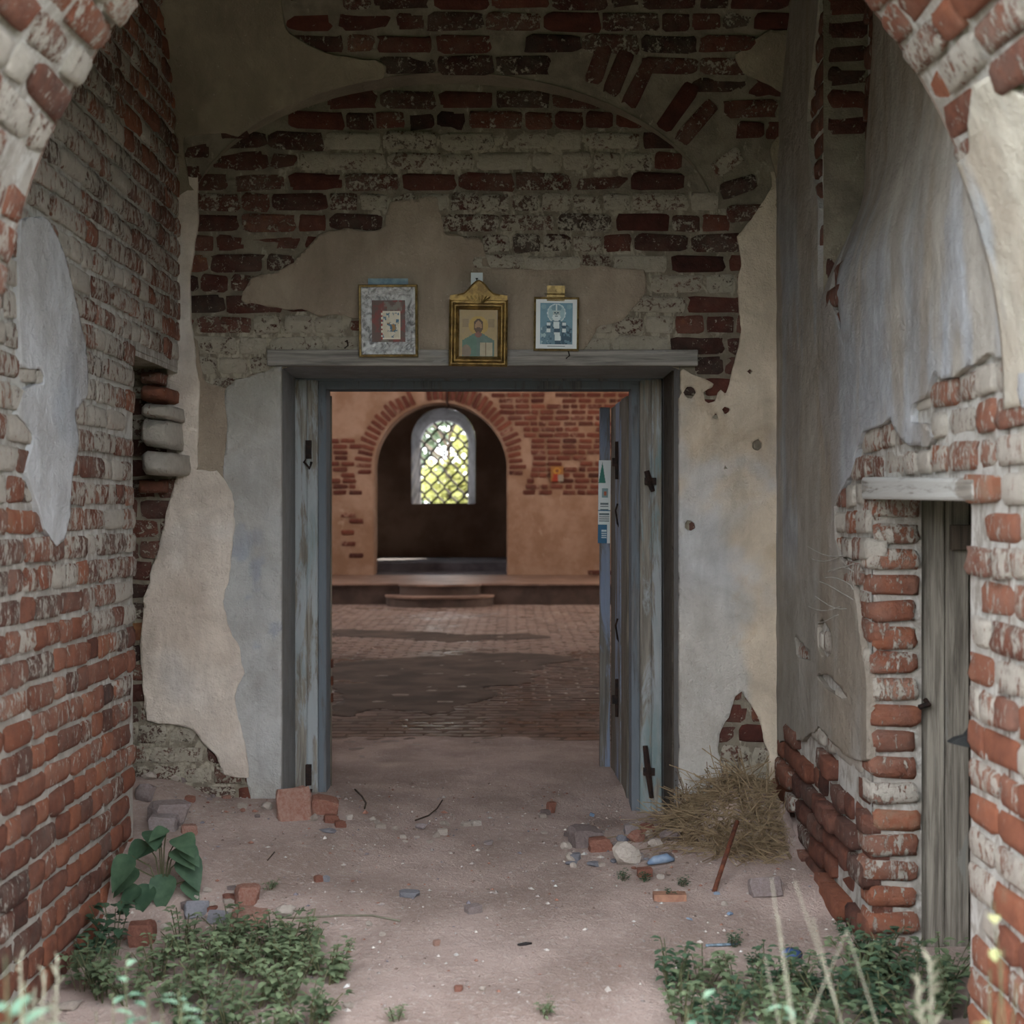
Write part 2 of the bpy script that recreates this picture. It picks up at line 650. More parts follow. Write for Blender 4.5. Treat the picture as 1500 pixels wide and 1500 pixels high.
def sheet(name, surf, u0, u1, v0, v1, res, field, thick, mat, parent, coat=None, tint=None, rough=.004, seed=0, skirt=.02, kind=None, resv=None):
    """a coat of mortar or plaster on a surface, cut along field = 0 with a real broken edge"""
    nu = max(2, int(round((u1 - u0) / res)) + 1)
    nv = max(2, int(round((v1 - v0) / (resv or res))) + 1)
    us = np.linspace(u0, u1, nu)
    vs = np.linspace(v0, v1, nv)
    UU, VV = np.meshgrid(us, vs)
    fl = field(UU, VV) if field is not None else np.full(UU.shape, -1.0)
    ids = {}
    uv = []
    faces = []

    def vid(key, a, b):
        if key not in ids:
            ids[key] = len(uv)
            uv.append((a, b))
        return ids[key]

    neg = fl < 0
    for j in range(nv - 1):
        row = neg[j] | neg[j + 1]
        for i in range(nu - 1):
            if not (row[i] or row[i + 1]):
                continue
            cs = ((i, j), (i + 1, j), (i + 1, j + 1), (i, j + 1))
            poly = []
            for q in range(4):
                a, b = cs[q], cs[(q + 1) % 4]
                fa, fb = fl[a[1], a[0]], fl[b[1], b[0]]
                if fa < 0:
                    poly.append(vid(a, us[a[0]], vs[a[1]]))
                if (fa < 0) != (fb < 0):
                    tt = fa / (fa - fb)
                    key = (a, b) if a < b else (b, a)
                    poly.append(vid(key, us[a[0]] + tt * (us[b[0]] - us[a[0]]), vs[a[1]] + tt * (vs[b[1]] - vs[a[1]])))
            if len(poly) > 2:
                faces.append(tuple(poly))
    if not faces:
        return None
    uv = np.array(uv)
    Pn, Nn = surf(uv[:, 0], uv[:, 1])
    hgt = thick + rough * 2 * fbm(uv[:, 0] * 6, uv[:, 1] * 6, seed + 50)
    top = Pn + Nn * hgt[:, None]
    cnt = {}
    for f in faces:
        for a, b in zip(f, f[1:] + f[:1]):
            cnt[(a, b)] = 1
    verts = list(top)
    attr_uv = [tuple(q) for q in uv]
    low = {}

    def lowid(a):
        if a not in low:
            low[a] = len(verts)
            verts.append(Pn[a] - Nn[a] * skirt)
            attr_uv.append(tuple(uv[a]))
        return low[a]

    extra = []
    if skirt:
        for (a, b) in list(cnt):
            if (b, a) not in cnt:
                extra.append((b, a, lowid(a), lowid(b)))
    au = np.array(attr_uv)
    attrs = {}
    if coat is not None:
        attrs['coat'] = coat(au[:, 0], au[:, 1])
    if tint is not None:
        attrs['tint'] = tint(au[:, 0], au[:, 1])
    o = mesh_obj(name, verts, faces + extra, mat, parent, False, attrs)
    o.data.polygons.foreach_set('use_smooth', [True] * len(faces) + [False] * len(extra))
    o.color = (0, 0, 0, 1)
    if kind:
        o['kind'] = kind
    return o


def lincol(*c):
    return np.array(S(*c)[:3])


def blend(base, layers):
    """base (n,3); layers of (mask, colour)"""
    out = np.array(base, float)
    for m, c in layers:
        m = np.clip(m, 0, 1)[:, None]
        out = out * (1 - m) + np.asarray(c)[None] * m
    return out


def ones(u, c):
    return np.tile(np.asarray(c)[None], (len(u), 1))


# surfaces -----------------------------------------------------------------
def surf_back(u, v):
    u = np.asarray(u, float)
    n = len(u)
    return np.stack([u, np.full(n, D), v], 1), np.tile([[0., -1, 0]], (n, 1))


def surf_left(u, v):
    n = len(u)
    return np.stack([np.full(n, XL), u, v], 1), np.tile([[1., 0, 0]], (n, 1))


DSTEP = 6.13


def recess(u, v):
    return .185 * smooth(v, 2.5, 3.05) * np.clip((np.asarray(u) - 4.2) / (DSTEP - 4.2), 0, 1) * (np.asarray(u) < DSTEP)


def surf_right(u, v):
    n = len(u)
    return np.stack([XR + recess(u, v), u, v], 1), np.tile([[-1., 0, 0]], (n, 1))


ZS = 3.10
FY = 3.85                       # inner face of the front wall
VR = (D - FY) / 2
VC = (D + FY) / 2


def surf_vault(u, th):
    n = len(u)
    c, s = np.cos(th), np.sin(th)
    return np.stack([u, VC + VR * c, ZS + VR * s], 1), np.stack([np.zeros(n), -c, -s], 1)


AXC, AA, AB, AZ = -0.033, 1.433, 1.655, 1.889     # front arch: centre, half width, rise, spring height


def surf_arch(u, ph):
    c, s = np.cos(ph), np.sin(ph)
    nx, nz = -c / AA, -s / AB
    L = np.sqrt(nx * nx + nz * nz)
    return np.stack([AXC + AA * c, u, AZ + AB * s], 1), np.stack([nx / L, np.zeros(len(u)), nz / L], 1)


# pixel outlines of the broken plaster, carried onto each wall
def pb(pts):
    return [((x - 750) * D / F, CZ + (750 - y) * D / F) for x, y in pts]


def pl(pts):
    o = []
    for x, y in pts:
        d = F * XL / (x - 750)
        o.append((d, CZ + (750 - y) * d / F))
    return o


def pr(pts):
    o = []
    for x, y in pts:
        d = F * XR / (x - 750)
        o.append((d, CZ + (750 - y) * d / F))
    return o


def pv(pts):
    o = []
    for x, y in pts:
        a, b = (x - 750) / F, (750 - y) / F
        A = 1 + b * b
        B = -2 * VC + 2 * b * (CZ - ZS)
        Cc = VC ** 2 + (CZ - ZS) ** 2 - VR ** 2
        q = B * B - 4 * A * Cc
        d = (-B + math.sqrt(max(q, 0))) / (2 * A)
        o.append((a * d, math.atan2(CZ + b * d - ZS, d - VC)))
    return o


def pa(pts):
    o = []
    for x, y in pts:
        a, b = (x - 750) / F, (750 - y) / F
        A = (a / AA) ** 2 + (b / AB) ** 2
        B = -2 * a * AXC / AA ** 2 + 2 * b * (CZ - AZ) / AB ** 2
        Cc = (AXC / AA) ** 2 + ((CZ - AZ) / AB) ** 2 - 1
        d = (-B + math.sqrt(max(B * B - 4 * A * Cc, 0))) / (2 * A)
        o.append((d, math.atan2((CZ + b * d - AZ) / AB, (a * d - AXC) / AA)))
    return o


def union(*fs):
    return lambda u, v: np.minimum.reduce([f(u, v) for f in fs])


def minus(f, *gs):
    return lambda u, v: np.maximum.reduce([f(u, v)] + [-g(u, v) for g in gs])


def ragged(poly, amp=.03, freq=7, seed=1):
    return lambda u, v: sdf(poly, u, v) + amp * 2 * fbm(np.asarray(u) * freq, np.asarray(v) * freq, seed, 5)


# ------------------------------------------------------------------ ground
GCP = np.array([(-1.95, 7.1, .22), (-1.3, 7.14, .11), (-1.74, 6.36, .11), (-1.2, 6.5, .04), (-1.74, 5.4, -.2), (-1.5, 4.5, -.24), (-.9, 5.2, -.13),
                (0, 7.3, -.05), (.7, 7.6, -.11), (1.05, 7.1, .03), (1.38, 7.0, .1), (1.3, 6.2, -.02), (1.4, 5.33, -.11), (1.4, 4.2, -.15),
                (0, 5.2, -.09), (0, 4, -.13), (0, 8, -.03), (-1.05, 7.75, -.0), (0, 3, -.16), (-.3, 8.5, -.03), (.6, 8.5, -.03), (-1, 8.5, -.03), (-.3, 9.3, -.043), (.8, 9.3, -.043), (-1.2, 9.3, -.043), (-.3, 10.8, -.08), (1, 10.8, -.08), (-1.6, 10.8, -.08),
                (-2, 3, -.24), (2, 3, -.16), (0, 1, -.2), (-3, 1, -.2), (3, 1, -.2), (0, 6.2, -.07), (-.7, 6.2, -.05), (1.8, 5, -.13), (2.5, 4.5, -.13)])


def gz(x, d):
    x = np.asarray(x, float)
    d = np.asarray(d, float)
    w = 1.0 / (((x[..., None] - GCP[:, 0]) ** 2 + (d[..., None] - GCP[:, 1]) ** 2) + .03) ** 1.7
    return (w * GCP[:, 2]).sum(-1) / w.sum(-1) + .03 * fbm(x * 2.2, d * 2.2, 31, 5)


def gpx(x, y):
    """ground point seen at a pixel"""
    d = 6.0
    for _ in range(40):
        X = (x - 750) * d / F
        z = float(gz(X, d))
        d = .5 * d + .5 * max(2.0, min(9.0, F * (CZ - z) / (y - 750)))
    X = (x - 750) * d / F
    return Vector((X, d, float(gz(X, d))))


def build_ground():
    xs = np.concatenate([np.linspace(-30, -2.4, 14), np.linspace(-2.3, 2.7, 126), np.linspace(2.8, 30, 14)])
    ys = np.concatenate([np.linspace(-30, 2.3, 16), np.linspace(2.4, 11.0, 216)])
    X, Y = np.meshgrid(xs, ys)
    Z = gz(X, Y) + .012 * fbm(X * 12, Y * 12, 77, 3)
    far = (np.abs(X) > 3.2) | (Y < 2)
    Z = np.where((np.abs(X) > 2.2) & (Y > 8), -.3, Z)
    Z = np.where(far, -.18, Z)
    n = len(xs)
    f = [(j * n + i, j * n + i + 1, (j + 1) * n + i + 1, (j + 1) * n + i) for j in range(len(ys) - 1) for i in range(n - 1)]
    o = mesh_obj('ground', np.stack([X, Y, Z], -1).reshape(-1, 3), f, M_SOIL, None, True)
    return tag(o, 'pinkish grey dusty earth floor of the porch strewn with chips', 'ground', kind='structure')


ground = build_ground()
lawn = MB()
lawn.add([(-30, -30, -.14), (30, -30, -.14), (30, 1.9, -.14), (-30, 1.9, -.14)], [(0, 1, 2, 3)])
lawn = lawn.build('lawn', plain('dark_grass', S(66, 78, 48), S(48, 60, 38), 5, .95))
tag(lawn, 'rough dark grass outside the porch', 'lawn', kind='structure')

# ------------------------------------------------------------------ inner door wall (back of the porch)
DX0, DX1, DZT = -1.207, .875, 2.36      # door reveal in this wall
FD = 7.75                               # face of the wooden frame
LUX, LUA, LUB = -.313, 1.383, .74       # lunette under the vault

wall_back = empty('wall_back')
tag(wall_back, 'inner porch wall of half bare brick and peeling plaster around the doorway', 'wall', kind='structure')

door_hole = lambda u, v: np.maximum(np.maximum(DX0 - u, u - DX1), v - DZT)
PB_ICON = pb([(355, 440), (370, 410), (430, 385), (470, 345), (515, 332), (560, 340), (575, 300), (640, 290), (650, 340), (700, 345), (718, 390),
              (790, 395), (850, 385), (945, 395), (950, 425), (915, 465), (880, 478), (850, 518), (540, 520), (530, 470), (480, 462), (420, 455)])
PB_STRIP = pb([(235, 60), (292, 120), (290, 330), (280, 400), (281, 470), (293, 560), (292, 690), (235, 700)])
PB_BROWN = pb([(262, 470), (290, 500), (300, 560), (340, 568), (372, 548), (396, 545), (396, 700), (340, 720), (290, 705), (262, 640)])
PB_CREAM = pb([(262, 690), (290, 688), (318, 690), (332, 700), (345, 740), (342, 790), (338, 830), (326, 880), (334, 915), (352, 950), (357, 985),
               (345, 1020), (348, 1050), (360, 1090), (366, 1140), (330, 1132), (318, 1105), (296, 1085), (283, 1064), (240, 1058), (216, 1056), (208, 950),
               (213, 880), (233, 800), (252, 728)])
PB_GREY = pb([(328, 570), (350, 556), (394, 543), (414, 536), (414, 1172), (368, 1172), (360, 1135), (340, 1060), (335, 1010), (346, 980), (340, 955),
              (322, 920), (316, 880), (328, 830), (335, 780), (335, 735), (326, 695), (334, 640)])
PB_RIGHT = pb([(994, 536), (1012, 548), (1042, 562), (1064, 578), (1076, 535), (1086, 480), (1080, 430), (1086, 390), (1076, 350), (1108, 312),
               (1130, 272), (1124, 215), (1180, 160), (1180, 1240), (1128, 1240), (1126, 1120), (1118, 1072), (1104, 1045), (1086, 1012), (1074, 1020), (1066, 1052),
               (1052, 1076), (1050, 1100), (1060, 1120), (1064, 1240), (994, 1240)])
holes_r = [pb([(1030 + a, 572 + b), (1052 + a, 566 + b), (1048 + a, 588 + b), (1032 + a, 592 + b)]) for a, b in ((0, 0),)]
dents = [(1010, 575, 9), (1063, 601, 6), (1047, 610, 5), (1108, 652, 8), (1063, 684, 4), (1010, 770, 8), (1098, 545, 4)]


def dent_field(lst, conv):
    cs = [conv([(x, y)])[0] + (r * D / F,) for x, y, r in lst]

    def f(u, v):
        return np.minimum.reduce([np.hypot(u - a, v - b) * (1 + .5 * fbm(u * 60, v * 60, 3)) - r for a, b, r in cs])
    return f


f_icon = ragged(PB_ICON, .03, 9, 11)
f_strip = ragged(PB_STRIP, .012, 8, 12)
f_brown = ragged(PB_BROWN, .014, 8, 13)
f_cream = ragged(PB_CREAM, .017, 13, 14)
f_grey = ragged(PB_GREY, .014, 13, 15)
f_right = minus(ragged(PB_RIGHT, .018, 12, 16), dent_field(dents, pb), lambda u, v: sdf(holes_r[0], u, v))
f_bricked = union(f_icon, f_strip, f_brown, f_cream, f_grey, f_right)


def row_wash(X, Z):
    """whitewash left on some courses of the door wall"""
    x = 750 + X * F / D
    y = 750 - (Z - CZ) * F / D
    w = .22
    if 205 < y < 262 and 400 + (262 - y) * 1.2 < x < 935:
        w = .92
    elif 262 < y < 290 and 640 < x < 800:
        w = .35
    elif 294 < y < 326:
        w = .78 if x > 500 else .3
    elif 326 < y < 362 and x > 600 and x < 900:
        w = .5
    elif 360 < y < 400 and x > 520 and x < 940:
        w = .92
    elif 398 < y < 420 and 940 < x < 1075:
        w = .78
    elif 420 < y < 520 and 830 < x < 1000:
        w = .85
    elif 455 < y < 570 and x < 540 and not (y < 478 and x < 380):
        w = .86
    elif y > 1040 and x < 340:
        w = .7
    elif y > 1095 and x > 1000:
        w = .85
    return w


def tint_back(u, v):
    g = np.array([.75 * row_wash(a, b) for a, b in zip(u, v)])
    return np.stack([np.zeros(len(u)), g, np.zeros(len(u))], 1)


sheet('mortar_bed', surf_back, -2.2, 1.75, -.3, 4.1, .04, lambda u, v: -door_hole(u, v), -.004, M_MORTAR_BACK, wall_back, tint=tint_back, rough=.003, skirt=0)

specs = []
pitch = .107
row = 0
z = -.15
while z < 3.95:
    header = row % 2
    x = -2.15 - R.random() * .2
    while x < 1.5:
        ln = .145 if (R.random() < (.75 if header else .18)) else .285
        cx, czz = x + ln / 2, z + pitch / 2
        x += ln + .014
        if ((cx - LUX) / LUA) ** 2 + (max(0, czz - ZS) / LUB) ** 2 > 1.06 and czz > ZS:
            continue
        if czz < DZT + .02 and cx + ln / 2 > DX0 - .015 and cx - ln / 2 < DX1 + .015:
            if cx - ln / 2 < DX0 - .07:
                l2 = DX0 - .015 - (cx - ln / 2)
                cx, ln = cx - ln / 2 + l2 / 2, l2
            elif cx + ln / 2 > DX1 + .07:
                l2 = cx + ln / 2 - DX1 - .015
                cx, ln = cx + ln / 2 - l2 / 2, l2
            else:
                continue
        uu = np.array([cx - ln * .4, cx, cx + ln * .4, cx - ln * .4, cx, cx + ln * .4])
        vv = np.array([czz - .03] * 3 + [czz + .03] * 3)
        if (f_bricked(uu, vv) > -.01).sum() == 0:
            continue
        wsh = row_wash(cx, czz)
        pro = R.gauss(0, .004)
        specs.append(((cx, D + .028 + pro, czz), (1, 0, 0), (0, -1, 0), ln, .07, pitch - .016 + R.gauss(0, .003),
                      (min(1, max(0, R.gauss(.42, .22))), min(1, max(0, wsh + R.gauss(0, .12))), 0)))
    z += pitch
    row += 1
place_bricks(specs, wall_back, M_BRICK_BACK)


def coat_brownish(u, v):
    return blend(ones(u, lincol(158, 144, 129)), [(smooth(fbm(u * 2, v * 2, 5), -.1, .25) * .6, lincol(126, 112, 98))])


def coat_cream(u, v):
    return blend(ones(u, lincol(210, 198, 187)), [(smooth(fbm(u * 3, v * 3, 6), 0, .25) * .5, lincol(192, 175, 161)),
                                                 (smooth(fbm(u * 2, v * 2, 9), .05, .25) * .4, lincol(200, 199, 200))])


def coat_grey(u, v):
    up = smooth(v, 1.9, 2.4)
    return blend(ones(u, lincol(174, 174, 173)), [(up * .8, lincol(142, 138, 128)), (smooth(fbm(u * 6, v * 5, 8), .16, .24) * .5, lincol(136, 148, 168)),
                                                 (smooth(fbm(u * 3, v * 2, 18), .0, .25) * .4, lincol(166, 160, 150))])


def coat_right(u, v):
    y = 750 - (v - CZ) * F / D
    x = 750 + u * F / D
    nn = fbm(u * 3, v * 2.2, 21)
    edge = smooth(x + 130 * nn, 1075, 1100)
    grey = smooth(y + 150 * nn, 700, 790) * (1 - edge)
    blue = smooth(y + 160 * nn, 545, 600) * (1 - smooth(y + 100 * nn, 840, 920)) * smooth(fbm(u * 4, v * 4, 23), -.08, .12)
    return blend(ones(u, lincol(200, 186, 168)), [(grey * .85, lincol(180, 178, 174)), (blue * .55, lincol(190, 194, 200)),
                                                 (smooth(fbm(u * 5, v * 5, 25), .16, .24) * .3, lincol(176, 152, 124))])


sheet('rough_plaster', surf_back, -1.45, .75, 2.38, 3.3, .022, f_icon, .010, M_PLASTER_S, wall_back, coat=coat_brownish, seed=1)
sheet('plaster_strip', surf_back, -1.80, -1.5, 1.75, 4.0, .022, f_strip, .022, M_PLASTER_S, wall_back, coat=coat_cream, seed=2)
sheet('rough_plaster', surf_back, -1.80, -1.22, 1.7, 2.6, .022, f_brown, .008, M_PLASTER_S, wall_back, coat=coat_brownish, seed=3)
sheet('cream_plaster', surf_back, -2.0, -1.3, .1, 1.85, .02, f_cream, .022, M_PLASTER_S, wall_back, coat=coat_cream, seed=4)
sheet('grey_plaster', surf_back, -1.6, DX0 + .004, -.1, 2.37, .02, f_grey, .012, M_PLASTER_S, wall_back, coat=coat_grey, seed=5)
sheet('cream_plaster', surf_back, DX1 - .004, XR + .06, -.2, 3.7, .022, f_right, .016, M_PLASTER_S, wall_back, coat=coat_right, seed=6)

# plastered door reveals, wall core behind the frame
rv = MB()
rv.add([(DX0, D - .012, -.3), (DX0, D - .012, DZT), (-1.245, FD + .4, DZT), (-1.245, FD + .4, -.3)], [(0, 1, 2, 3)])
rv.add([(DX1, D - .016, -.3), (DX1, D - .016, DZT), (.85, FD + .4, DZT), (.85, FD + .4, -.3)], [(0, 1, 2, 3)])
rv.add([(DX0 - .05, D + .0, DZT + .0), (DX1 + .05, D + .0, DZT + .0), (DX1 + .05, FD + .4, DZT), (DX0 - .05, FD + .4, DZT)], [(0, 1, 2, 3)])
_rv = np.array(rv.v)
mesh_obj('door_reveal', rv.v, rv.f, M_PLASTER_S, wall_back, False, {'coat': ones(_rv[:, 0], lincol(138, 140, 142))})
core = MB()
core.bb(-6.2, -1.25, D + .2, 8.35, -.4, 7.2)
core.bb(.86, 4.8, D + .2, 8.35, -.4, 7.2)
core.bb(-1.25, .86, D + .2, 8.35, DZT + .02, 7.2)
core.build('wall_core', M_RUBBLE_CORE, wall_back)

# stubs of the torn-out masonry in the left corner
stub = []
for (x0, x1, y0, y1, dep, tn) in ((206, 246, 566, 588, .26, (.6, .1)), (208, 248, 592, 612, .34, (.5, .9)), (207, 246, 615, 654, .34, (.4, 1.0)), (208, 252, 660, 694, .40, (.35, 1.0)),
                                  (203, 240, 703, 722, .12, (.45, .1)), (206, 236, 545, 562, .16, (.5, .3))):
    dd = D - dep
    X0, _, Z1 = P3(x0, y0, dd)
    X1, _, Z0 = P3(x1, y1, dd)
    stub.append((((X0 + X1) / 2, dd + dep / 2, (Z0 + Z1) / 2), (1, 0, 0), (0, -1, 0), X1 - X0, dep + .05, Z1 - Z0, (tn[0], tn[1], 0)))
place_bricks(stub, wall_back, M_BRICK, name='stub_stone')

# ------------------------------------------------------------------ left wall
LB = 6.28           # where the face of the left wall is torn away
ZT = 2.34           # height of the tear
wall_left = empty('wall_left')
tag(wall_left, 'left porch wall of red brick with smeared lime and one pale plaster strip', 'wall', kind='structure')


def left_face(u, v):
    n = .05 * fbm(np.asarray(u) * 3, np.asarray(v) * 5, 41)
    return np.where((u > LB + n) & (v < ZT + n), 1.0, -1.0) * .02


PL_STRIP = pl([(24, 322), (60, 318), (86, 365), (104, 430), (118, 490), (124, 545), (122, 578), (104, 605), (110, 650), (100, 700), (98, 745), (90, 790), (78, 802),
               (58, 775), (46, 735), (32, 690), (42, 640), (18, 605), (30, 572), (60, 556), (54, 542), (26, 538), (20, 430)])
f_lstrip = ragged(PL_STRIP, .014, 11, 43)


def wash_left(d, Z):
    x = 750 + XL * F / d
    y = 750 - (Z - CZ) * F / d
    w = np.interp(y, [0, 150, 300, 560, 700, 850, 980, 1200, 1500], [.45, .55, .74, .74, .6, .4, .24, .13, .06])
    w = w - .22 * smooth(x, 170, 240) * (y < 560)
    w = w + .16 * smooth(x, 70, 170) * (y > 780) * (y < 1130)
    return w


def tint_left(u, v):
    return np.stack([np.zeros(len(u)), np.clip(wash_left(u, v) + .05, 0, 1), np.zeros(len(u))], 1)


sheet('mortar_bed', surf_left, 3.8, D + .02, -.5, 5.0, .05, left_face, -.005, M_MORTAR, wall_left, tint=tint_left, rough=.003, skirt=0)
specs = []
row = 0
z = -.42
pitch = .1075
while z < 4.6:
    d = 3.9 + R.random() * .12
    while d < D:
        ln = .135 + R.gauss(0, .006) if (R.random() < (.85 if row % 3 else .45)) else .275
        cu, cv = d + ln / 2, z + pitch / 2
        d += ln + .009
        if cu + ln / 2 > LB + R.gauss(0, .015) and cv < ZT:
            if cu > LB:
                continue
            ln2 = max(.05, LB - (cu - ln / 2)) if cu + ln / 2 > LB else ln
            cu = cu - ln / 2 + ln2 / 2
            ln = ln2
        uu = np.array([cu - ln * .4, cu, cu + ln * .4])
        if (f_lstrip(uu, np.array([cv] * 3)) > -.015).sum() == 0:
            continue
        pro = R.gauss(0, .003)
        w = float(wash_left(cu, cv))
        nrm = R.gauss(0, .17)
        specs.append(((XL - .024 + pro, cu, cv), (0, 1, 0), (1, 0, 0), ln, .07, pitch - .019 + R.gauss(0, .003),
                      (min(1, max(0, R.gauss(.5, .2))), min(1, max(0, w + nrm)), 0)))
    z += pitch
    row += 1
place_bricks(specs, wall_left, M_BRICK)


def coat_blue(u, v):
    return blend(ones(u, lincol(192, 194, 198)), [(smooth(fbm(u * 4, v * 2, 51), -.05, .2) * .6, lincol(172, 170, 168)), (smooth(fbm(u * 3, v * 1.5, 52), .08, .25) * .5, lincol(178, 186, 198))])


sheet('plaster_strip', surf_left, 4.4, 5.7, 1.3, 2.8, .02, f_lstrip, .016, M_PLASTER_S, wall_left, coat=coat_blue, seed=7)
nich = MB()
nich.add([(-2.1, LB - .05, -.4), (-2.1, D + .02, -.4), (-2.1, D + .02, ZT + .05), (-2.1, LB - .05, ZT + .05)], [(0, 1, 2, 3)])
nich.add([(-2.1, LB - .05, ZT + .01), (-2.1, D, ZT + .01), (XL - .0, D, ZT + .01), (XL - .0, LB - .05, ZT + .01)], [(0, 1, 2, 3)])
nich.add([(-2.1, LB, -.4), (XL - .01, LB, -.4), (XL - .01, LB, ZT), (-2.1, LB, ZT)], [(0, 1, 2, 3)])
nich.build('torn_recess', M_MORTAR_BACK, wall_left)
mb = MB()
mb.bb(-2.6, -2.12, 3.0, 8.0, -.5, 5.6)
mb.build('wall_core', M_RUBBLE_CORE, wall_left)

# ------------------------------------------------------------------ right wall with the side doorway
JD, JN = 5.33, 4.18          # far and near jambs of the side doorway
SZ = 1.65                    # underside of its lintel
wall_right = empty('wall_right')
tag(wall_right, 'right porch wall of streaked grey plaster broken open to red brick round a low doorway', 'wall', kind='structure')


def side_hole(u, v):
    e = .015 * fbm(np.asarray(v) * 9, np.asarray(u) * 2, 61)
    return np.maximum(np.maximum(JN + e - u, u - JD), v - SZ)


def tint_right(u, v):
    return np.stack([np.zeros(len(u)), np.full(len(u), .72), np.zeros(len(u))], 1)


sheet('mortar_bed', surf_right, 2.95, D + .02, -.5, 5.0, .04, lambda u, v: -side_hole(u, v), -.005, M_MORTAR, wall_right, tint=tint_right, rough=.003, skirt=0)
# broken outline of the bare brick: round the doorway, along the foot, along the step near the vault
PR_DOOR = pr([(1760, 470), (1600, 520), (1505, 600), (1490, 545), (1483, 526), (1456, 520), (1432, 534), (1404, 550), (1386, 556), (1376, 546), (1366, 580), (1346, 590), (1342, 618),
              (1366, 622), (1374, 640), (1366, 655), (1340, 652), (1326, 640), (1312, 612), (1292, 624), (1270, 634), (1262, 662), (1256, 690), (1240, 714), (1228, 742),
              (1230, 790), (1236, 815), (1250, 830), (1262, 880), (1266, 920), (1271, 960), (1276, 985), (1280, 1118), (1246, 1106), (1226, 1090), (1206, 1064),
              (1180, 1086), (1150, 1086), (1120, 1096), (1120, 1500), (1760, 2400)])
PR_TOP = pr([(1240, 492), (1222, 440), (1212, 330), (1196, 260), (1188, 180), (1196, 90), (1215, -80), (1236, -120), (1230, 80), (1226, 130), (1217, 210), (1213, 330), (1228, 400)])
PR_HOLE = pr([(1203, 915), (1212, 906), (1224, 925), (1226, 955), (1212, 968), (1204, 950)])
PR_CHIP = pr([(1170, 928), (1180, 940), (1196, 962), (1192, 968), (1174, 962)])
PR_CHIP2 = pr([(1200, 985), (1222, 990), (1240, 1010), (1250, 1022), (1240, 1024), (1215, 1008)])
f_rexp = union(ragged(PR_DOOR, .014, 12, 62), ragged(PR_TOP, .016, 7, 63), lambda u, v: sdf(PR_HOLE, u, v), lambda u, v: sdf(PR_CHIP, u, v) + .006 * fbm(u * 40, v * 40, 3),
               lambda u, v: sdf(PR_CHIP2, u, v) + .01 * fbm(u * 40, v * 40, 4))
f_rpl = lambda u, v: np.maximum(-f_rexp(u, v), -side_hole(u, v))
specs = []
row = 0
z = -.42
pitch = .107
while z < 4.4:
    d = 3.0 + R.random() * .1
    while d < D:
        ln = .14 + R.gauss(0, .006) if R.random() < (.62 if row % 2 else .4) else .28
        cu, cv = d + ln / 2, z + pitch / 2
        d += ln + .014
        if cv < SZ + .09:
            if cu + ln / 2 > JN and cu - ln / 2 < JD - .02:
                if cu < JN:
                    ln2 = JN - (cu - ln / 2)
                    cu = cu - ln / 2 + ln2 / 2
                    ln = ln2
                elif cu > JD:
                    ln2 = cu + ln / 2 - JD
                    cu = cu + ln / 2 - ln2 / 2
                    ln = ln2
                else:
                    continue
                if ln < .05:
                    continue
        uu = np.array([cu - ln * .4, cu, cu + ln * .4])
        if (f_rexp(uu, np.array([cv] * 3)) < .01).sum() == 0:
            continue
        if cv > 2.42 and cu + ln / 2 > DSTEP and cu - ln / 2 < DSTEP - .03:
            l2 = cu + ln / 2 - (DSTEP - .03)
            if l2 < .05:
                continue
            cu, ln = cu + ln / 2 - l2 / 2, l2
        foot = cv < .55 and cu > JD
        pro = R.gauss(0, .022) - .012 if foot else R.gauss(0, .005)
        if cu < JN:
            w = .55 - .35 * float(smooth(1.3 - cv, 0, .9))
            w = min(1, max(0, w + R.gauss(0, .3)))
            tone = R.gauss(.72, .16)
        elif foot:
            w, tone = max(0, R.gauss(.15, .15)), R.gauss(.38, .15)
        elif cv > 2.3:
            w, tone = .2, .3
        else:
            w, tone = min(1, max(0, R.gauss(.78, .25))), R.gauss(.6, .15)
        xs = XR + float(recess(np.array(cu), np.array(cv)))
        specs.append(((xs + .027 + pro, cu, cv), (0, -1, 0), (-1, 0, 0), ln, .08, pitch - .017 + R.gauss(0, .003), (min(1, max(0, tone)), w, 0)))
    z += pitch
    row += 1
place_bricks(specs, wall_right, M_BRICK)


def coat_rw(u, v):
    x = 750 + XR * F / u
    y = 750 - (v - CZ) * F / u
    n1 = fbm(u * 3.0, v * .9, 71)
    n2 = fbm(u * 4.5, v * 1.2, 72)
    near = smooth(x, 1230, 1400)
    blue = smooth(n2, -.05, .12) * smooth(y, 180, 420) * (1 - smooth(y, 760, 900) * (1 - near))
    brown = smooth(n1, .0, .16)
    low = smooth(y, 760, 900)
    return blend(ones(u, lincol(158, 151, 143)), [(near * .65, lincol(176, 172, 166)), (low * (1 - near) * .6, lincol(140, 136, 130)), (blue * .6, lincol(156, 164, 176)), (brown * .5, lincol(140, 124, 106)),
                                                 (smooth(n2 - n1, .12, .3) * near * .5, lincol(184, 190, 200))])


sheet('grey_plaster', surf_right, 2.95, D, .0, 4.9, .022, f_rpl, .02, M_PLASTER, wall_right, coat=coat_rw, seed=8, rough=.006)
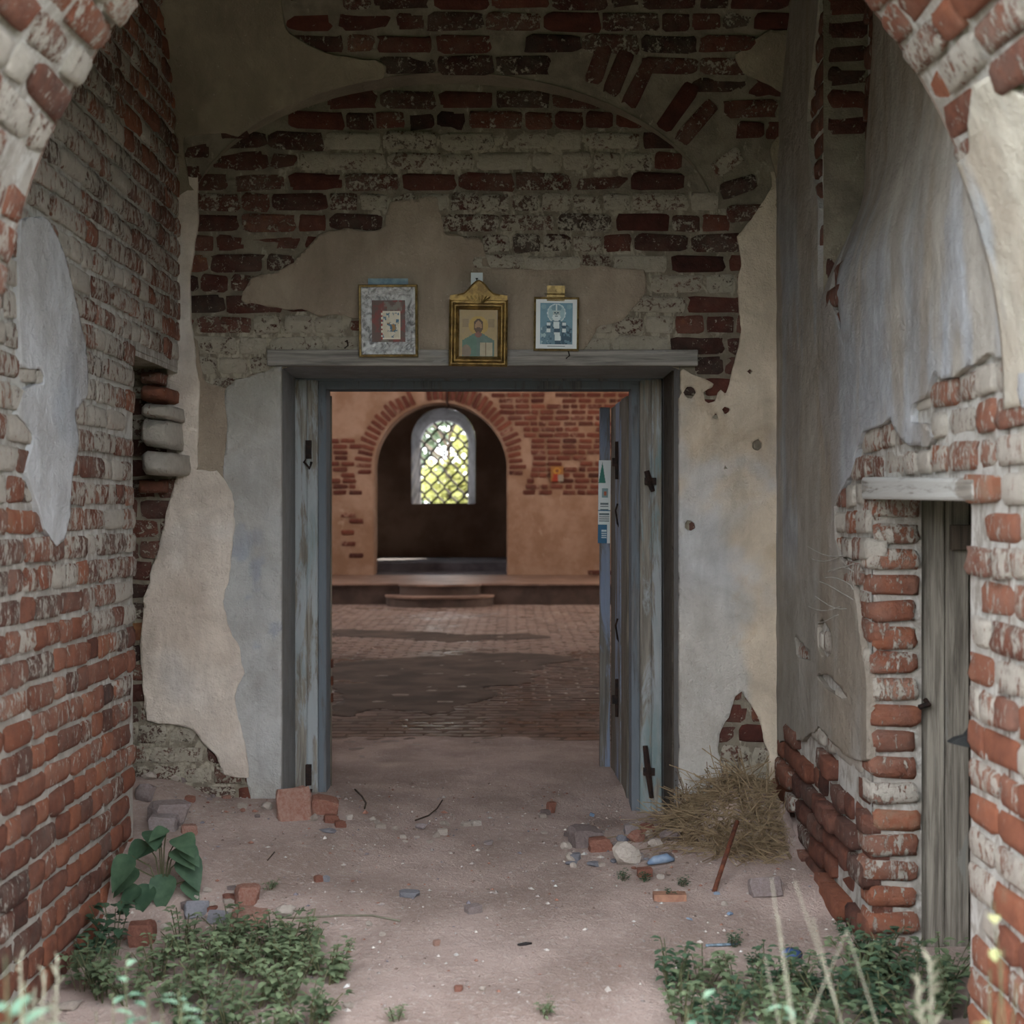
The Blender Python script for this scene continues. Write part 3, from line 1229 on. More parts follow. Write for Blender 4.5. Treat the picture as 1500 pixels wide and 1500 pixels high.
# face of the step near the vault, seen frontally
specs = []
z = 2.42
while z < 4.5:
    wd = .185 * float(smooth(z + .05, 2.5, 3.05))
    if wd > .03 and not (2.72 < z < 3.18):
        specs.append(((XR + wd / 2 + .005, DSTEP - .015, z + .05), (1, 0, 0), (0, -1, 0), wd + .01, .07, .09, (max(0, R.gauss(.25, .1)), .15, 0)))
    z += .107
place_bricks(specs, wall_right, M_BRICK_BACK, name='step_brick')
mb = MB()
zz = np.linspace(2.4, 5.0, 40)
for a, b in zip(zz[:-1], zz[1:]):
    wa, wb = .185 * float(smooth(a, 2.5, 3.05)) + .01, .185 * float(smooth(b, 2.5, 3.05)) + .01
    mb.add([(XR - .012, DSTEP - .045, a), (XR + wa, DSTEP - .045, a), (XR + wb, DSTEP - .045, b), (XR - .012, DSTEP - .045, b)], [(0, 1, 2, 3)])
o = mb.build('step_face', M_MORTAR_BACK, wall_right)
o.color = (0, 0, 0, 1)
# far jamb of the side doorway: one course of quoin bricks facing the porch mouth
specs = []
z = -.36
k = 0
while z < SZ - .03:
    h = .1 - .014 + R.gauss(0, .004)
    x0 = XR + R.uniform(-.012, .012) - (.0 if z > .3 else .015)
    x1 = 1.585 + R.uniform(-.015, .01)
    top = z > 1.28
    specs.append((((x0 + x1) / 2, JD + .05, z + .05), (1, 0, 0), (0, -1, 0), x1 - x0, .14, h, (R.gauss(.74, .1), .62 if top else max(.1, R.gauss(.36, .16)), 0)))
    z += .1015
    k += 1
place_bricks(specs, wall_right, M_BRICK, name='quoin_brick')
mb = MB()
mb.bb(XR + .012, 1.60, JD + .004, JD + .6, -.5, SZ + .02)
o = mb.build('jamb_mortar', M_MORTAR, wall_right)
o.color = (0, .35, 0, 1)
mb = MB()
mb.bb(XR + .03, 1.75, 3.1, JN - .02, -.5, SZ + .1)
mb.bb(XR + .03, 1.75, JN - .1, JD + .1, SZ + .1, 2.4)
o = mb.build('wall_core', M_RUBBLE_CORE, wall_right)
# dark side room behind
mb = MB()
mb.bb(1.62, 1.72, JD + .3, 8.0, -.5, 5.6)
mb.bb(3.4, 3.6, 3.0, 7.0, -.5, 5.6)
mb.bb(1.6, 3.6, 6.6, 6.8, -.5, 5.6)
mb.bb(1.76, 3.6, 2.9, 3.1, -.5, 5.6)
mb.bb(1.6, 3.6, 2.9, 6.8, 2.4, 2.5)
mb.bb(1.62, 3.6, 3.0, 6.8, -.6, -.16)
o = mb.build('side_room', M_RUBBLE_CORE, wall_right)

# ------------------------------------------------------------------ vault
ceiling = empty('ceiling')
tag(ceiling, 'low dark brick vault of the porch with patches of old plaster', 'vault', kind='structure')


def lun(u, th):
    zz = VR * np.sin(th)
    e = np.sqrt(((u - LUX) / LUA) ** 2 + (zz / LUB) ** 2)
    return (1 - e) * .8


PV_L = pv([(180, -200), (405, -200), (412, 5), (418, 45), (450, 62), (480, 78), (530, 92), (566, 96), (560, 130), (480, 160), (420, 210), (360, 270), (290, 330), (180, 340)])
PV_R = pv([(1072, 80), (1100, 60), (1130, 45), (1165, 48), (1175, 0), (1180, -200), (1330, -200), (1290, 20), (1250, 130), (1230, 330), (1120, 345), (1122, 318), (1140, 280), (1128, 215), (1150, 185), (1165, 150), (1125, 120), (1085, 108)])
PV_S1 = pv([(268, 200), (345, 195), (330, 230), (318, 268), (280, 276)])
_vl, _vs, _vr = ragged(PV_L, .03, 5, 81), ragged(PV_S1, .015, 9, 85), ragged(PV_R, .02, 6, 82)
f_vl = lambda u, v: np.maximum(np.maximum(_vl(u, v), lun(u, v)), -_vs(u, v))
f_vr = lambda u, v: np.maximum(_vr(u, v), lun(u, v))
TH1 = math.pi
sheet('mortar_bed', surf_vault, -1.8, 1.8, -.02, TH1, .06, lun, -.004, M_MORTAR_BACK, ceiling, rough=.004, skirt=0, resv=.03)
specs = []
th = .0
k = 0
while th < 1.9:
    x = -1.9 + R.random() * .2
    while x < 1.75:
        ln = .28 if R.random() < .62 else .14
        cx, ct = x + ln / 2, th + .033
        x += ln + .014
        if lun(np.array(cx), np.array(ct)) > -.02:
            continue
        e = math.sqrt(((cx - LUX) / LUA) ** 2 + (VR * math.sin(ct) / LUB) ** 2)
        if cx > .3 and e < 1.27 and ct < .6:
            continue
        uu = np.array([cx - ln * .4, cx, cx + ln * .4])
        if min((f_vl(uu, np.array([ct] * 3)) > -.01).sum(), (f_vr(uu, np.array([ct] * 3)) > -.01).sum()) == 0:
            continue
        c, s = math.cos(ct), math.sin(ct)
        rr = VR + .026 + R.gauss(0, .008)
        specs.append(((cx, VC + rr * c, ZS + rr * s), (1, 0, 0), (0, -c, -s), ln, .07, .088 + R.gauss(0, .004), (max(0, R.gauss(.3, .18)), max(0, R.gauss(.25, .12)), 0)))
    th += .107 / VR
place_bricks(specs, ceiling, M_BRICK_BACK)
# radial bricks of the rib round the lunette, right side
specs = []
ph = .06
while ph < 1.05:
    ex, ez = LUX + LUA * math.cos(ph), LUB * math.sin(ph)
    nx, nz = math.cos(ph) / LUA, math.sin(ph) / LUB
    L = math.hypot(nx, nz)
    nx, nz = nx / L, nz / L
    rad = .27
    cx, cz2 = ex + nx * (rad / 2 + .015), ez + nz * (rad / 2 + .015)
    if cz2 < VR * .95:
        ct = math.asin(min(.99, max(0.0, cz2 / VR)))
        c, s = math.cos(ct), math.sin(ct)
        N = Vector((0, -c, -s))
        Uv = Vector((nx, 0, 0)) + Vector((0, -s, c)) * nz
        Uv.normalize()
        pp = Vector((cx, VC + (VR + .018) * c, ZS + (VR + .018) * s))
        if R.random() < .93:
            specs.append((pp, Uv, N, rad * R.uniform(.6, 1.0), .07, .086, (max(0, R.gauss(.3, .15)), max(0, R.gauss(.3, .2)), 0)))
    ph += .102 / math.hypot(LUA * math.sin(ph), LUB * math.cos(ph))
place_bricks(specs, ceiling, M_BRICK_BACK, name='rib_brick')


def coat_vault(u, v):
    return blend(ones(u, lincol(138, 128, 112)), [(smooth(fbm(u * 3, v * 3, 83), .0, .25) * .6, lincol(116, 106, 92)), (smooth(fbm(u * 6, v * 6, 84), .14, .25) * .5, lincol(156, 146, 128))])


sheet('vault_plaster', surf_vault, -1.78, -.3, .0, 1.3, .03, f_vl, .018, M_PLASTER_S, ceiling, coat=coat_vault, seed=9, rough=.012, resv=.018)
sheet('vault_plaster', surf_vault, .3, 1.72, .0, 1.3, .03, f_vr, .016, M_PLASTER_S, ceiling, coat=coat_vault, seed=10, rough=.012, resv=.018)
# soffit of the lunette
mb = MB()
prev = None
for i in range(61):
    ph = math.pi * i / 60
    x, zz = LUX + LUA * math.cos(ph), LUB * math.sin(ph)
    y0 = VC + math.sqrt(max(0, VR ** 2 - zz ** 2))
    cur = [(x, y0 - .004, ZS + zz), (x, D + .02, ZS + zz)]
    if prev:
        mb.add([prev[0], cur[0], cur[1], prev[1]], [(0, 1, 2, 3)])
    prev = cur
_v = np.array(mb.v)
mesh_obj('lunette_soffit', mb.v, mb.f, M_PLASTER_S, ceiling, True, {'coat': coat_vault(_v[:, 0], _v[:, 2])})
mb = MB()
mb.bb(-2.6, 3.7, 2.95, 8.2, 5.3, 5.5)
mb.build('vault_back', M_RUBBLE_CORE, ceiling)

# ------------------------------------------------------------------ front wall with the entrance arch
FO = 3.05
wall_front = empty('wall_front')
tag(wall_front, 'front porch wall with a round brick entrance arch partly whitewashed', 'wall', kind='structure')


def arch_outline(n=48):
    o = [(AXC + AA, -.5)]
    for i in range(n + 1):
        ph = math.pi * i / n
        o.append((AXC + AA * math.cos(ph), AZ + AB * math.sin(ph)))
    o.append((AXC - AA, -.5))
    return o


mb = MB()
ol = arch_outline()
top = 6.2
for y in (FO, FY):
    for a, b in zip(ol[1:-2], ol[2:-1]):
        mb.add([(a[0], y, a[1]), (a[0], y, top), (b[0], y, top), (b[0], y, b[1])], [(0, 1, 2, 3)])
    mb.add([(AXC + AA, y, -.5), (7, y, -.5), (7, y, top), (AXC + AA, y, top)], [(0, 1, 2, 3)])
    mb.add([(AXC - AA, y, -.5), (-7, y, -.5), (-7, y, top), (AXC - AA, y, top)], [(0, 1, 2, 3)])
mb.add([(-7, FO, top), (7, FO, top), (7, FY, top), (-7, FY, top)], [(0, 1, 2, 3)])
mb.add([(AXC - AA, FO, -.5), (AXC - AA, FY, -.5), (AXC - AA, FY, AZ), (AXC - AA, FO, AZ)], [(0, 1, 2, 3)])
o = mb.build('wall_face', M_FACADE, wall_front)
o.color = (0, .7, 0, 1)


def tint_arch(u, v):
    return np.stack([np.zeros(len(u)), np.full(len(u), .55), np.zeros(len(u))], 1)


sheet('mortar_bed', surf_arch, FO, FY + .005, .0, math.pi, .05, None, -.005, M_MORTAR, wall_front, tint=tint_arch, rough=.003, skirt=0, resv=.02)
PA_R = pa([(1432, 118), (1455, 104), (1480, 112), (1520, 150), (1700, 260), (1800, 500), (1560, 610), (1465, 600), (1440, 420), (1412, 300), (1400, 240), (1430, 222), (1425, 180), (1428, 150)])
f_ar = ragged(PA_R, .014, 8, 91)
specs = []
ph = .02
k = 0
while ph < math.pi - .02:
    sp = math.hypot(AA * math.sin(ph), AB * math.cos(ph))
    dph = .105 / sp
    c, s = math.cos(ph + dph / 2), math.sin(ph + dph / 2)
    P_, N_ = surf_arch(np.array([0.]), np.array([ph + dph / 2]))
    T = Vector((-AA * s, 0, AB * c)).normalized()
    N = Vector(N_[0])
    d = FY - (.0 if k % 2 else .13)
    if k % 2 == 0:
        lens = [.13, .27, .27, .13]
    else:
        lens = [.27, .13, .27, .13]
    d = FY
    for ln in lens:
        cd = d - ln / 2
        d -= ln + .012
        if cd < FO + .05:
            break
        if (f_ar(np.array([cd - ln * .4, cd, cd + ln * .4]), np.array([ph + dph / 2] * 3)) > -.01).sum() == 0:
            continue
        pro = R.gauss(0, .008)
        pt = Vector((P_[0][0], cd, P_[0][2])) - N * (.024 + pro)
        w = .35 if ph < math.pi / 2 else .5
        Udir = Vector((0, 1, 0))
        Vd = Udir.cross(-N)
        specs.append((pt, (0, 1, 0), N, ln, .07, .092, (min(1, max(0, R.gauss(.5, .16))), min(1, max(0, R.gauss(w, .28))), 0)))
    ph += dph
    k += 1
place_bricks(specs, wall_front, M_BRICK)
# left jamb below the spring
specs = []
z = .3
while z < AZ - .02:
    d = FY
    for ln in ([.13, .27, .27] if R.random() < .5 else [.27, .13, .27]):
        cd = d - ln / 2
        d -= ln + .012
        specs.append(((AXC - AA - .024, cd, z + .05), (0, 1, 0), (1, 0, 0), ln, .07, .09, (R.gauss(.55, .15), min(1, max(0, R.gauss(.6, .25))), 0)))
    z += .107
place_bricks(specs, wall_front, M_BRICK, name='jamb_brick')


def coat_arch(u, v):
    return blend(ones(u, lincol(190, 184, 172)), [(smooth(fbm(u * 4, v * 5, 93), -.02, .2) * .6, lincol(170, 158, 144)), (smooth(fbm(u * 5, v * 3, 94), .1, .25) * .6, lincol(178, 190, 204))])


sheet('arch_plaster', surf_arch, FO, FY, .0, 1.0, .022, f_ar, .016, M_PLASTER_S, wall_front, coat=coat_arch, seed=12, resv=.014)

# ------------------------------------------------------------------ doorway: frame, header, leaves
trim_1 = MB().bb(P3(393, 0, D)[0], P3(1021, 0, D)[0], D - .045, D + .1, P3(0, 537, D)[2], P3(0, 513.5, D)[2]).build('trim_1', M_LINTEL)
bev = trim_1.modifiers.new('bevel', 'BEVEL')
bev.width = .006
bev.segments = 2
tag(trim_1, 'long grey weathered lintel board over the doorway under the three icons', 'lintel', kind='structure')

door_1 = empty('door_1', (-.18, FD, -.05))
tag(door_1, 'wide doorway frame of peeling blue grey wood with inward opened leaves', 'door', kind='structure')


def at_door(o):
    o.parent = door_1
    o.matrix_parent_inverse = Matrix.Translation((.18, -FD, .05))
    return o


def board(name, x0, x1, y0, y1, z0, z1, mat, bw=.006):
    o = MB().bb(x0, x1, y0, y1, z0, z1).build(name, mat)
    b = o.modifiers.new('bevel', 'BEVEL')
    b.width = bw
    b.segments = 2
    return o


HB = 2.30
lp = at_door(board('frame_post', -1.245, -1.165, FD, FD + .16, -.2, 2.355, M_POST, .012))
lp2 = at_door(board('post_moulding', -1.172, -1.104, FD + .012, FD + .16, -.2, 2.355, M_POST, .014))
rp = at_door(board('frame_post', .792, .852, FD, FD + .16, -.25, 2.355, M_POST, .012))
rp2 = at_door(board('post_moulding', .728, .798, FD + .012, FD + .16, -.25, 2.355, M_POST, .014))
at_door(board('inner_jamb', -1.104, -1.058, FD + .03, FD + .2, -.2, 2.33, M_JAMB))
at_door(board('inner_jamb', .680, .728, FD + .03, FD + .2, -.22, 2.33, M_JAMB))
at_door(board('header', -1.25, .855, FD + .015, FD + .17, 2.345, 2.42, M_JAMB))
at_door(board('header_stop', -1.104, .728, FD + .035, FD + .2, HB, 2.35, M_JAMB))
# iron straps on the posts
for (x, y0, y1, par) in ((452, 645, 672, lp2), (452, 1120, 1150, lp2)):
    m = MB()
    X, _, Za = P3(x, y0, FD)
    Zb = P3(x, y1, FD)[2]
    m.bb(X - .016, X + .016, FD - .012, FD + .03, Zb, Za)
    m.tube([(X, FD - .02, Zb + .02), (X - .02, FD - .035, Zb - .02), (X + .01, FD - .03, Zb - .055), (X + .018, FD - .015, Zb - .02)], .008, 6)
    o = m.build('iron_latch', M_IRON)
    o.parent = par
    o.matrix_parent_inverse = Matrix.Identity(4)
for (x, y0, y1, par) in ((950, 1092, 1168, rp2), (952, 690, 720, rp2)):
    m = MB()
    X, _, Za = P3(x, y0, FD)
    Zb = P3(x, y1, FD)[2]
    m.tube([(X - .02, FD - .012, Za), (X - .004, FD - .018, (Za + Zb) / 2), (X + .016, FD - .012, Zb)], [.016, .02, .014], 6)
    m.bb(X - .03, X + .034, FD - .026, FD + .02, (Za + Zb) / 2 - .02, (Za + Zb) / 2 + .02)
    o = m.build('iron_hinge', M_IRON)
    o.parent = par

# right leaf, swung in
LV0, LV1 = Vector((.690, 7.98, 0)), Vector((.652, 8.72, 0))
leaf = empty('leaf')
at_door(leaf)
dirv = (LV1 - LV0).normalized()
LW = (LV1 - LV0).length
nrm = Vector((-dirv.y, dirv.x, 0))
ang = math.atan2(dirv.y, dirv.x)


def leaf_piece(name, a, b, th0, th1, z0, z1, mat, root, origin=LV0, angle=None, bw=.005):
    c, s = math.cos(ang if angle is None else angle), math.sin(ang if angle is None else angle)
    m = MB()
    m.bb(a, b, th0, th1, z0, z1)
    m.v = [(origin.x + x * c - y * s, origin.y + x * s + y * c, z) for x, y, z in m.v]
    o = m.build(name, mat)
    bv = o.modifiers.new('bevel', 'BEVEL')
    bv.width = bw
    bv.segments = 2
    o.parent = root
    return o


leaf_piece('plank', .0, .25, -.02, .02, -.1, 2.28, M_LEAFGREY, leaf)
leaf_piece('plank', .255, .50, -.02, .024, -.1, 2.27, M_LEAFBLUE, leaf)
leaf_piece('plank', .505, LW, -.02, .02, -.1, 2.265, M_LEAFGREY, leaf)
fold = board('folded_panel', .562, .628, 8.73, 8.79, -.11, 2.27, M_LEAFBLUE, .005)
fold.parent = leaf
for zc in (1.9, .45):
    for (a, zz) in ((.36, zc),):
        m = MB()
        m.tube([(0, 0, .13), (.004, 0, .04), (0, 0, -.1)], [.014, .02, .014], 6)
        m.bb(-.03, .03, -.014, .02, -.02, .03)
        p = LV0 + dirv * a + nrm * .03
        m.v = [(p.x + x, p.y + y, zz + z) for x, y, z in m.v]
        o = m.build('iron_latch', M_IRON)
        o.parent = leaf
for zc, rr in ((1.55, .0), (.85, .3)):
    m = MB()
    p = LV0 + dirv * .34 + nrm * .03
    m.tube([(p.x, p.y, zc + .1), (p.x - .012, p.y - .01, zc + .06), (p.x, p.y, zc - .02), (p.x + .02, p.y - .02, zc - .06)], .006, 5)
    o = m.build('hook', M_IRON)
    o.parent = leaf
# left leaf, swung in against the reveal
leaf2 = empty('leaf')
at_door(leaf2)
LV2 = Vector((-1.072, 7.98, 0))
for a, b, mt in ((0, .26, M_LEAFGREY), (.265, .52, M_LEAFBLUE), (.525, .78, M_LEAFGREY)):
    leaf_piece('plank', a, b, -.02, .02, -.1, 2.28, mt, leaf2, LV2, math.radians(98))
m = MB()
for zz in (.62, .72, .52):
    m.bb(-1.056, -1.046, 7.965, 8.0, zz - .03, zz + .02)
o = m.build('rusty_hinge', M_RUST)
o.parent = leaf2


def print_mesh(name, w, h, nx, ny, fn, mat=M_PRINT):
    """flat printed sheet in the xz plane, colours from fn(u, v) (0..1, v up)"""
    us, vs = np.meshgrid((np.arange(nx) + .5) / nx, (np.arange(ny) + .5) / ny)
    cols = fn(us.ravel(), vs.ravel())
    verts, faces, cc = [], [], []
    for j in range(ny):
        for i in range(nx):
            n = len(verts)
            x0, x1 = (i / nx - .5) * w, ((i + 1) / nx - .5) * w
            z0, z1 = (j / ny - .5) * h, ((j + 1) / ny - .5) * h
            verts += [(x0, 0, z0), (x1, 0, z0), (x1, 0, z1), (x0, 0, z1)]
            faces.append((n, n + 1, n + 2, n + 3))
            cc += [cols[j * nx + i]] * 4
    th = .0015
    n = len(verts)
    verts += [(-w / 2, th, -h / 2), (w / 2, th, -h / 2), (w / 2, th, h / 2), (-w / 2, th, h / 2)]
    faces.append((n + 3, n + 2, n + 1, n))
    cc += [cols[0]] * 4
    return mesh_obj(name, verts, faces, mat, None, False, {'col': np.array(cc)})


# paper notices on the leaf's free edge
def notice_fn(u, v):
    c = ones(u, lincol(214, 222, 224))
    g = lincol(30, 110, 96)
    b = lincol(38, 96, 132)
    k = lincol(96, 112, 118)
    L = [((v < .22) & (u < .75), b), ((v > .72) & (v < .97) & (np.abs(u - .3) < .30 * (1 - (v - .72) / .26)), g),
         ((v > .55) & (v < .66) & (np.abs(u - .55) < .25), lincol(120, 146, 150)), ((v > .4) & (v < .5) & ((v * 60).astype(int) % 2 == 0) & (u > .15) & (u < .85), k),
         ((v > .25) & (v < .38) & ((v * 90).astype(int) % 2 == 0) & (u > .1) & (u < .9), k), ((v < .18) & (v > .04) & ((v * 90).astype(int) % 2 == 0) & (u > .3) & (u < .7), lincol(196, 214, 222)),
         ((v > .385) & (v < .4), b), ((v > .58) & (v < .63) & (np.abs(u - .55) < .1), lincol(170, 90, 60))]
    return blend(c, [(m.astype(float), q) for m, q in L])


nt = print_mesh('paper_notice', .078, .53, 24, 80, notice_fn)
nt.location = (.590, 8.722, P3(0, 735, 8.72)[2])
nt.rotation_euler = (0, .012, 0)
tag(nt, 'white paper notices printed green and blue tacked on the open door leaf', 'notice')

# ------------------------------------------------------------------ side door
trim_2 = MB()
trim_2.add([(XR - .03, 5.36, SZ), (XR - .03, 5.36, SZ + .088), (XR - .03, 4.06, SZ + .05), (XR - .03, 4.06, SZ - .018),
            (1.62, 5.36, SZ), (1.62, 5.36, SZ + .088), (1.62, 4.06, SZ + .05), (1.62, 4.06, SZ - .018)],
           [(0, 1, 2, 3), (7, 6, 5, 4), (0, 4, 5, 1), (3, 2, 6, 7), (0, 3, 7, 4), (1, 5, 6, 2)])
trim_2 = trim_2.build('trim_2', wood_mat('limed_lintel_wood', S(150, 144, 136), S(110, 104, 98), S(176, 176, 174), .6, grain=(30, 1.6, 30)))
b = trim_2.modifiers.new('bevel', 'BEVEL')
b.width = .012
b.segments = 2
tag(trim_2, 'short limed timber lintel over the low side doorway', 'lintel', kind='structure')
door_2 = empty('door_2', (1.59, JD + .1, -.06))
tag(door_2, 'low side doorway leaf of bare grey planks standing open', 'door', kind='structure')
DY = JD + .035
inv2 = Matrix.Translation((-1.59, -(JD + .1), .06))
for k, (x0, x1, mt, dy, zb) in enumerate(((1.588, 1.700, M_SIDEDOOR, 0, -.05), (1.703, 1.80, M_SIDEDOOR, .012, -.07), (1.805, 1.98, M_SIDEDARK, .006, -.06), (1.985, 2.16, M_SIDEDARK, .0, -.06))):
    o = board('plank', x0, x1, DY + dy, DY + .045 + dy, zb - .06, SZ + .06, mt, .004)
    o.parent = door_2
    o.matrix_parent_inverse = inv2
for zc in (1.5,):
    o = board('ledge', 1.72, 2.14, DY - .03, DY + .005, zc - .05, zc + .05, M_SIDEDARK, .004)
    o.parent = door_2
    o.matrix_parent_inverse = inv2
m = MB()
HD = 4.24
X0, _, Z0 = P3(1385, 1085, HD)
m.prism([(X0, Z0), (X0 + .02, Z0 + .014), (X0 + .05, Z0 + .022), (X0 + .08, Z0 + .06), (X0 + .13, Z0 + .064), (X0 + .13, Z0 - .012), (X0 + .05, Z0 - .012)], HD - .05, HD - .01)
o = m.build('iron_hasp', plain('black_iron', S(52, 54, 54), S(38, 40, 42), 20, .7, .3), wall_right)
m = MB()
X0, _, Z0 = P3(1348, 1035, DY - .03)
m.tube([(X0 - .01, DY - .05, Z0), (X0 + .03, DY - .04, Z0 + .01), (X0 + .03, DY - .0, Z0 + .02)], .011, 6)
o = m.build('hook', M_IRON)
o.parent = door_2
o.matrix_parent_inverse = inv2

# ------------------------------------------------------------------ nave
FZ = -.05
ED = 27.7            # east wall of the nave
SOL = 24.3           # front of the raised step
SOZ = .324
AX, AR, ASP = -1.454, 1.35, 2.47
floor = MB().bb(NXL, NXR, 8.2, SOL + .2, FZ - .2, FZ - .0015).build('floor', M_FLOORJOINT)
tag(floor, 'worn brick floor of the nave with dust and damp sheen', 'floor', kind='structure')
specs = []
y = 8.25
row = 0
while y < SOL:
    x = -5.0 - (.15 if row % 2 else 0)
    # keep to what the doorway lets one see, with a margin
    lim0, lim1 = -1.15 * y / 7.9 - .6, .75 * y / 7.9 + .7
    while x < 4.4:
        cx, cy = x + .14, y + .07
        x += .29
        if cx < lim0 or cx > lim1:
            continue
        g = float(smooth(cy, 14.5, 17.5)) * .85 + float(1 - smooth(cy, 9.5, 11.2)) * .25
        specs.append(((cx, cy, FZ - .02 + R.gauss(0, .001)), (1, 0, 0), (0, 0, 1), .28, .045, .138, (min(1, max(0, R.gauss(.5, .2))), g, 0)))
    y += .147
    row += 1
place_bricks(specs, floor, M_FLOORBRICK, name='floor_brick')

wall_far = empty('wall_far')
tag(wall_far, 'far nave wall of red brick and pink plaster around a round altar arch', 'wall', kind='structure')


def surf_far(u, v):
    n = len(u)
    return np.stack([u, np.full(n, ED), v], 1), np.tile([[0., -1, 0]], (n, 1))


def arch_hole(u, v):
    r = np.hypot(u - AX, v - ASP)
    return np.where(v > ASP, r - AR, np.abs(u - AX) - AR)


sheet('pink_plaster', surf_far, NXL, NXR, -.1, 7.2, .09, lambda u, v: -arch_hole(u, v), .0, M_MORTAR_IN, wall_far, rough=.015, skirt=.7)


def pf(x, y):
    return ((x - 750) * ED / F, CZ + (750 - y) * ED / F)


specs = []
pitch = .116
z = SOZ + .05
row = 0
while z < 4.9:
    x = -4.6 - (.16 if row % 2 else 0)
    while x < 2.9:
        ln = .3 if R.random() < .8 else .15
        cx = x + ln / 2
        x += ln + .02
        px, py = 750 + cx * F / ED, 750 - (z - CZ) * F / ED
        r = math.hypot(cx - AX, z - ASP)
        if arch_hole(np.array(cx), np.array(z)) < .06 or (z > ASP - .6 and r < AR + .42):
            continue
        nn = float(fbm(np.array(cx * 1.1), np.array(z * 1.4), 101))
        keep = (610 + 60 * nn < py < 722 + 25 * nn and px < 560) or (575 < py < 724 + 20 * nn and px > 720) or (py < 600 and px > 690)
        if py < 640 and px < 545 and nn < .1:
            keep = False
        if 825 < py and R.random() < .3:
            keep = True
        if 724 < py < 825 and R.random() < .05 and (px < 545):
            keep = True
        if keep and R.random() < .93:
            specs.append(((cx, ED + .012 + R.gauss(0, .006), z), (1, 0, 0), (0, -1, 0), ln * R.uniform(.85, 1), .09, pitch - .026, (min(1, max(0, R.gauss(.42, .2))), max(0, R.gauss(.15, .12)), 0)))
    z += pitch
    row += 1
place_bricks(specs, wall_far, M_BRICK_IN)
specs = []
a = -.05
while a < math.pi + .1:
    if R.random() < .9:
        c, s = math.cos(a), math.sin(a)
        ln = R.uniform(.26, .36)
        specs.append(((AX + (AR + .05 + ln / 2) * c, ED + .01, ASP + (AR + .05 + ln / 2) * s), (c, 0, s), (0, -1, 0), ln, .09, .088, (min(1, max(0, R.gauss(.5, .15))), max(0, R.gauss(.12, .1)), 0)))
    a += .125 / (AR + .2)
place_bricks(specs, wall_far, M_BRICK_IN, name='arch_brick')

# the raised altar platform and its rounded step
M_PLAT = plain('worn_stone_step', S(158, 130, 116), S(120, 97, 86), 2.2, .5)
M_RISER = plain('dark_step_riser', S(98, 82, 75), S(74, 62, 57), 2.0, .8)
plat = MB().bb(NXL, NXR, SOL, ED + .05, FZ - .1, SOZ - .03).build('altar_platform', M_RISER)
tag(plat, 'long low raised platform across the nave before the altar arch', 'platform', kind='structure')
MB().bb(NXL, NXR, SOL - .04, ED + .05, SOZ - .03, SOZ).build('platform_top', M_PLAT, plat)


def half_round(name, cx, hw, dep, z0, z1, mat):
    ol = [(cx + hw * math.cos(math.pi * i / 24), SOL - dep * math.sin(math.pi * i / 24) ** .7) for i in range(25)]
    n = len(ol)
    v = [(x, y, z0) for x, y in ol] + [(x, y, z1) for x, y in ol]
    f = [tuple(range(n, 2 * n)), tuple(range(n - 1, -1, -1))] + [(i, i + 1, n + i + 1, n + i) for i in range(n - 1)]
    return mesh_obj(name, v, f, mat, plat)


SX = -1.28
half_round('rounded_step', SX, .95, .85, FZ - .05, .105, M_RISER)
half_round('step_tread', SX, .97, .88, .105, .135, M_PLAT)
half_round('rounded_step', SX, .72, .4, .135, SOZ - .03, M_RISER)
half_round('step_tread', SX, .74, .43, SOZ - .03, SOZ + .004, M_PLAT)


# drifts of dark dirt on the nave floor
def pfl(pts):
    o_ = []
    for x, y in pts:
        d = F * (CZ - FZ) / (y - 750)
        o_.append(((x - 750) * d / F, d))
    return o_


def surf_floor(u, v):
    n = len(u)
    return np.stack([u, v, np.full(n, FZ + .0)], 1), np.tile([[0., 0, 1]], (n, 1))


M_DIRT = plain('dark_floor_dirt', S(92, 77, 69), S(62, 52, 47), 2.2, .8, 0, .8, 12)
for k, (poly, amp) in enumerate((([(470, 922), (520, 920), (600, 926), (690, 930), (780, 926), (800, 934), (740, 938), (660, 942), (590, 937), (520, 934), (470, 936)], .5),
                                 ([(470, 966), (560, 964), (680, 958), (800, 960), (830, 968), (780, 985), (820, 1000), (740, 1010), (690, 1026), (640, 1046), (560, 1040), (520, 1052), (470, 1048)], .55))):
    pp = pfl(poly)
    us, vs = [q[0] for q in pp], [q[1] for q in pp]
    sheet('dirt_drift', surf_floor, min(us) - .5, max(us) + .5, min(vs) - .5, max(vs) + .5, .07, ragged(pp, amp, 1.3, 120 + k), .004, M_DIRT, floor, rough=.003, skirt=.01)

# nave side walls with window openings, roof, back
M_NAVE = mortar_mat('nave_side_plaster', S(176, 154, 142), S(156, 132, 120), S(190, 170, 156), .25)
for side, X0, X1 in (('wall_north', NXL - .5, NXL), ('wall_south', NXR, NXR + .5)):
    m = MB()
    ys = [8.2, 12.7, 14.3, 17.7, 19.3, 22.4, 24.0, ED + .5]
    for i in range(7):
        if i % 2 == 0:
            m.bb(X0, X1, ys[i], ys[i + 1], -.5, 7.2)
        else:
            m.bb(X0, X1, ys[i], ys[i + 1], -.5, 2.75)
            m.bb(X0, X1, ys[i], ys[i + 1], 5.45, 7.2)
    o = m.build(side, M_NAVE)
    o.color = (0, 0, 0, 1)
    tag(o, 'nave side wall on the ' + ('left' if side == 'wall_north' else 'right') + ' with tall window openings', 'wall', kind='structure')
o = MB().bb(NXL - .5, NXR + .5, 8.0, ED + .6, 7.1, 7.4).build('ceiling_nave', M_NAVE)
o.color = (0, 0, 0, 1)
tag(o, 'flat plaster ceiling over the nave', 'ceiling', kind='structure')

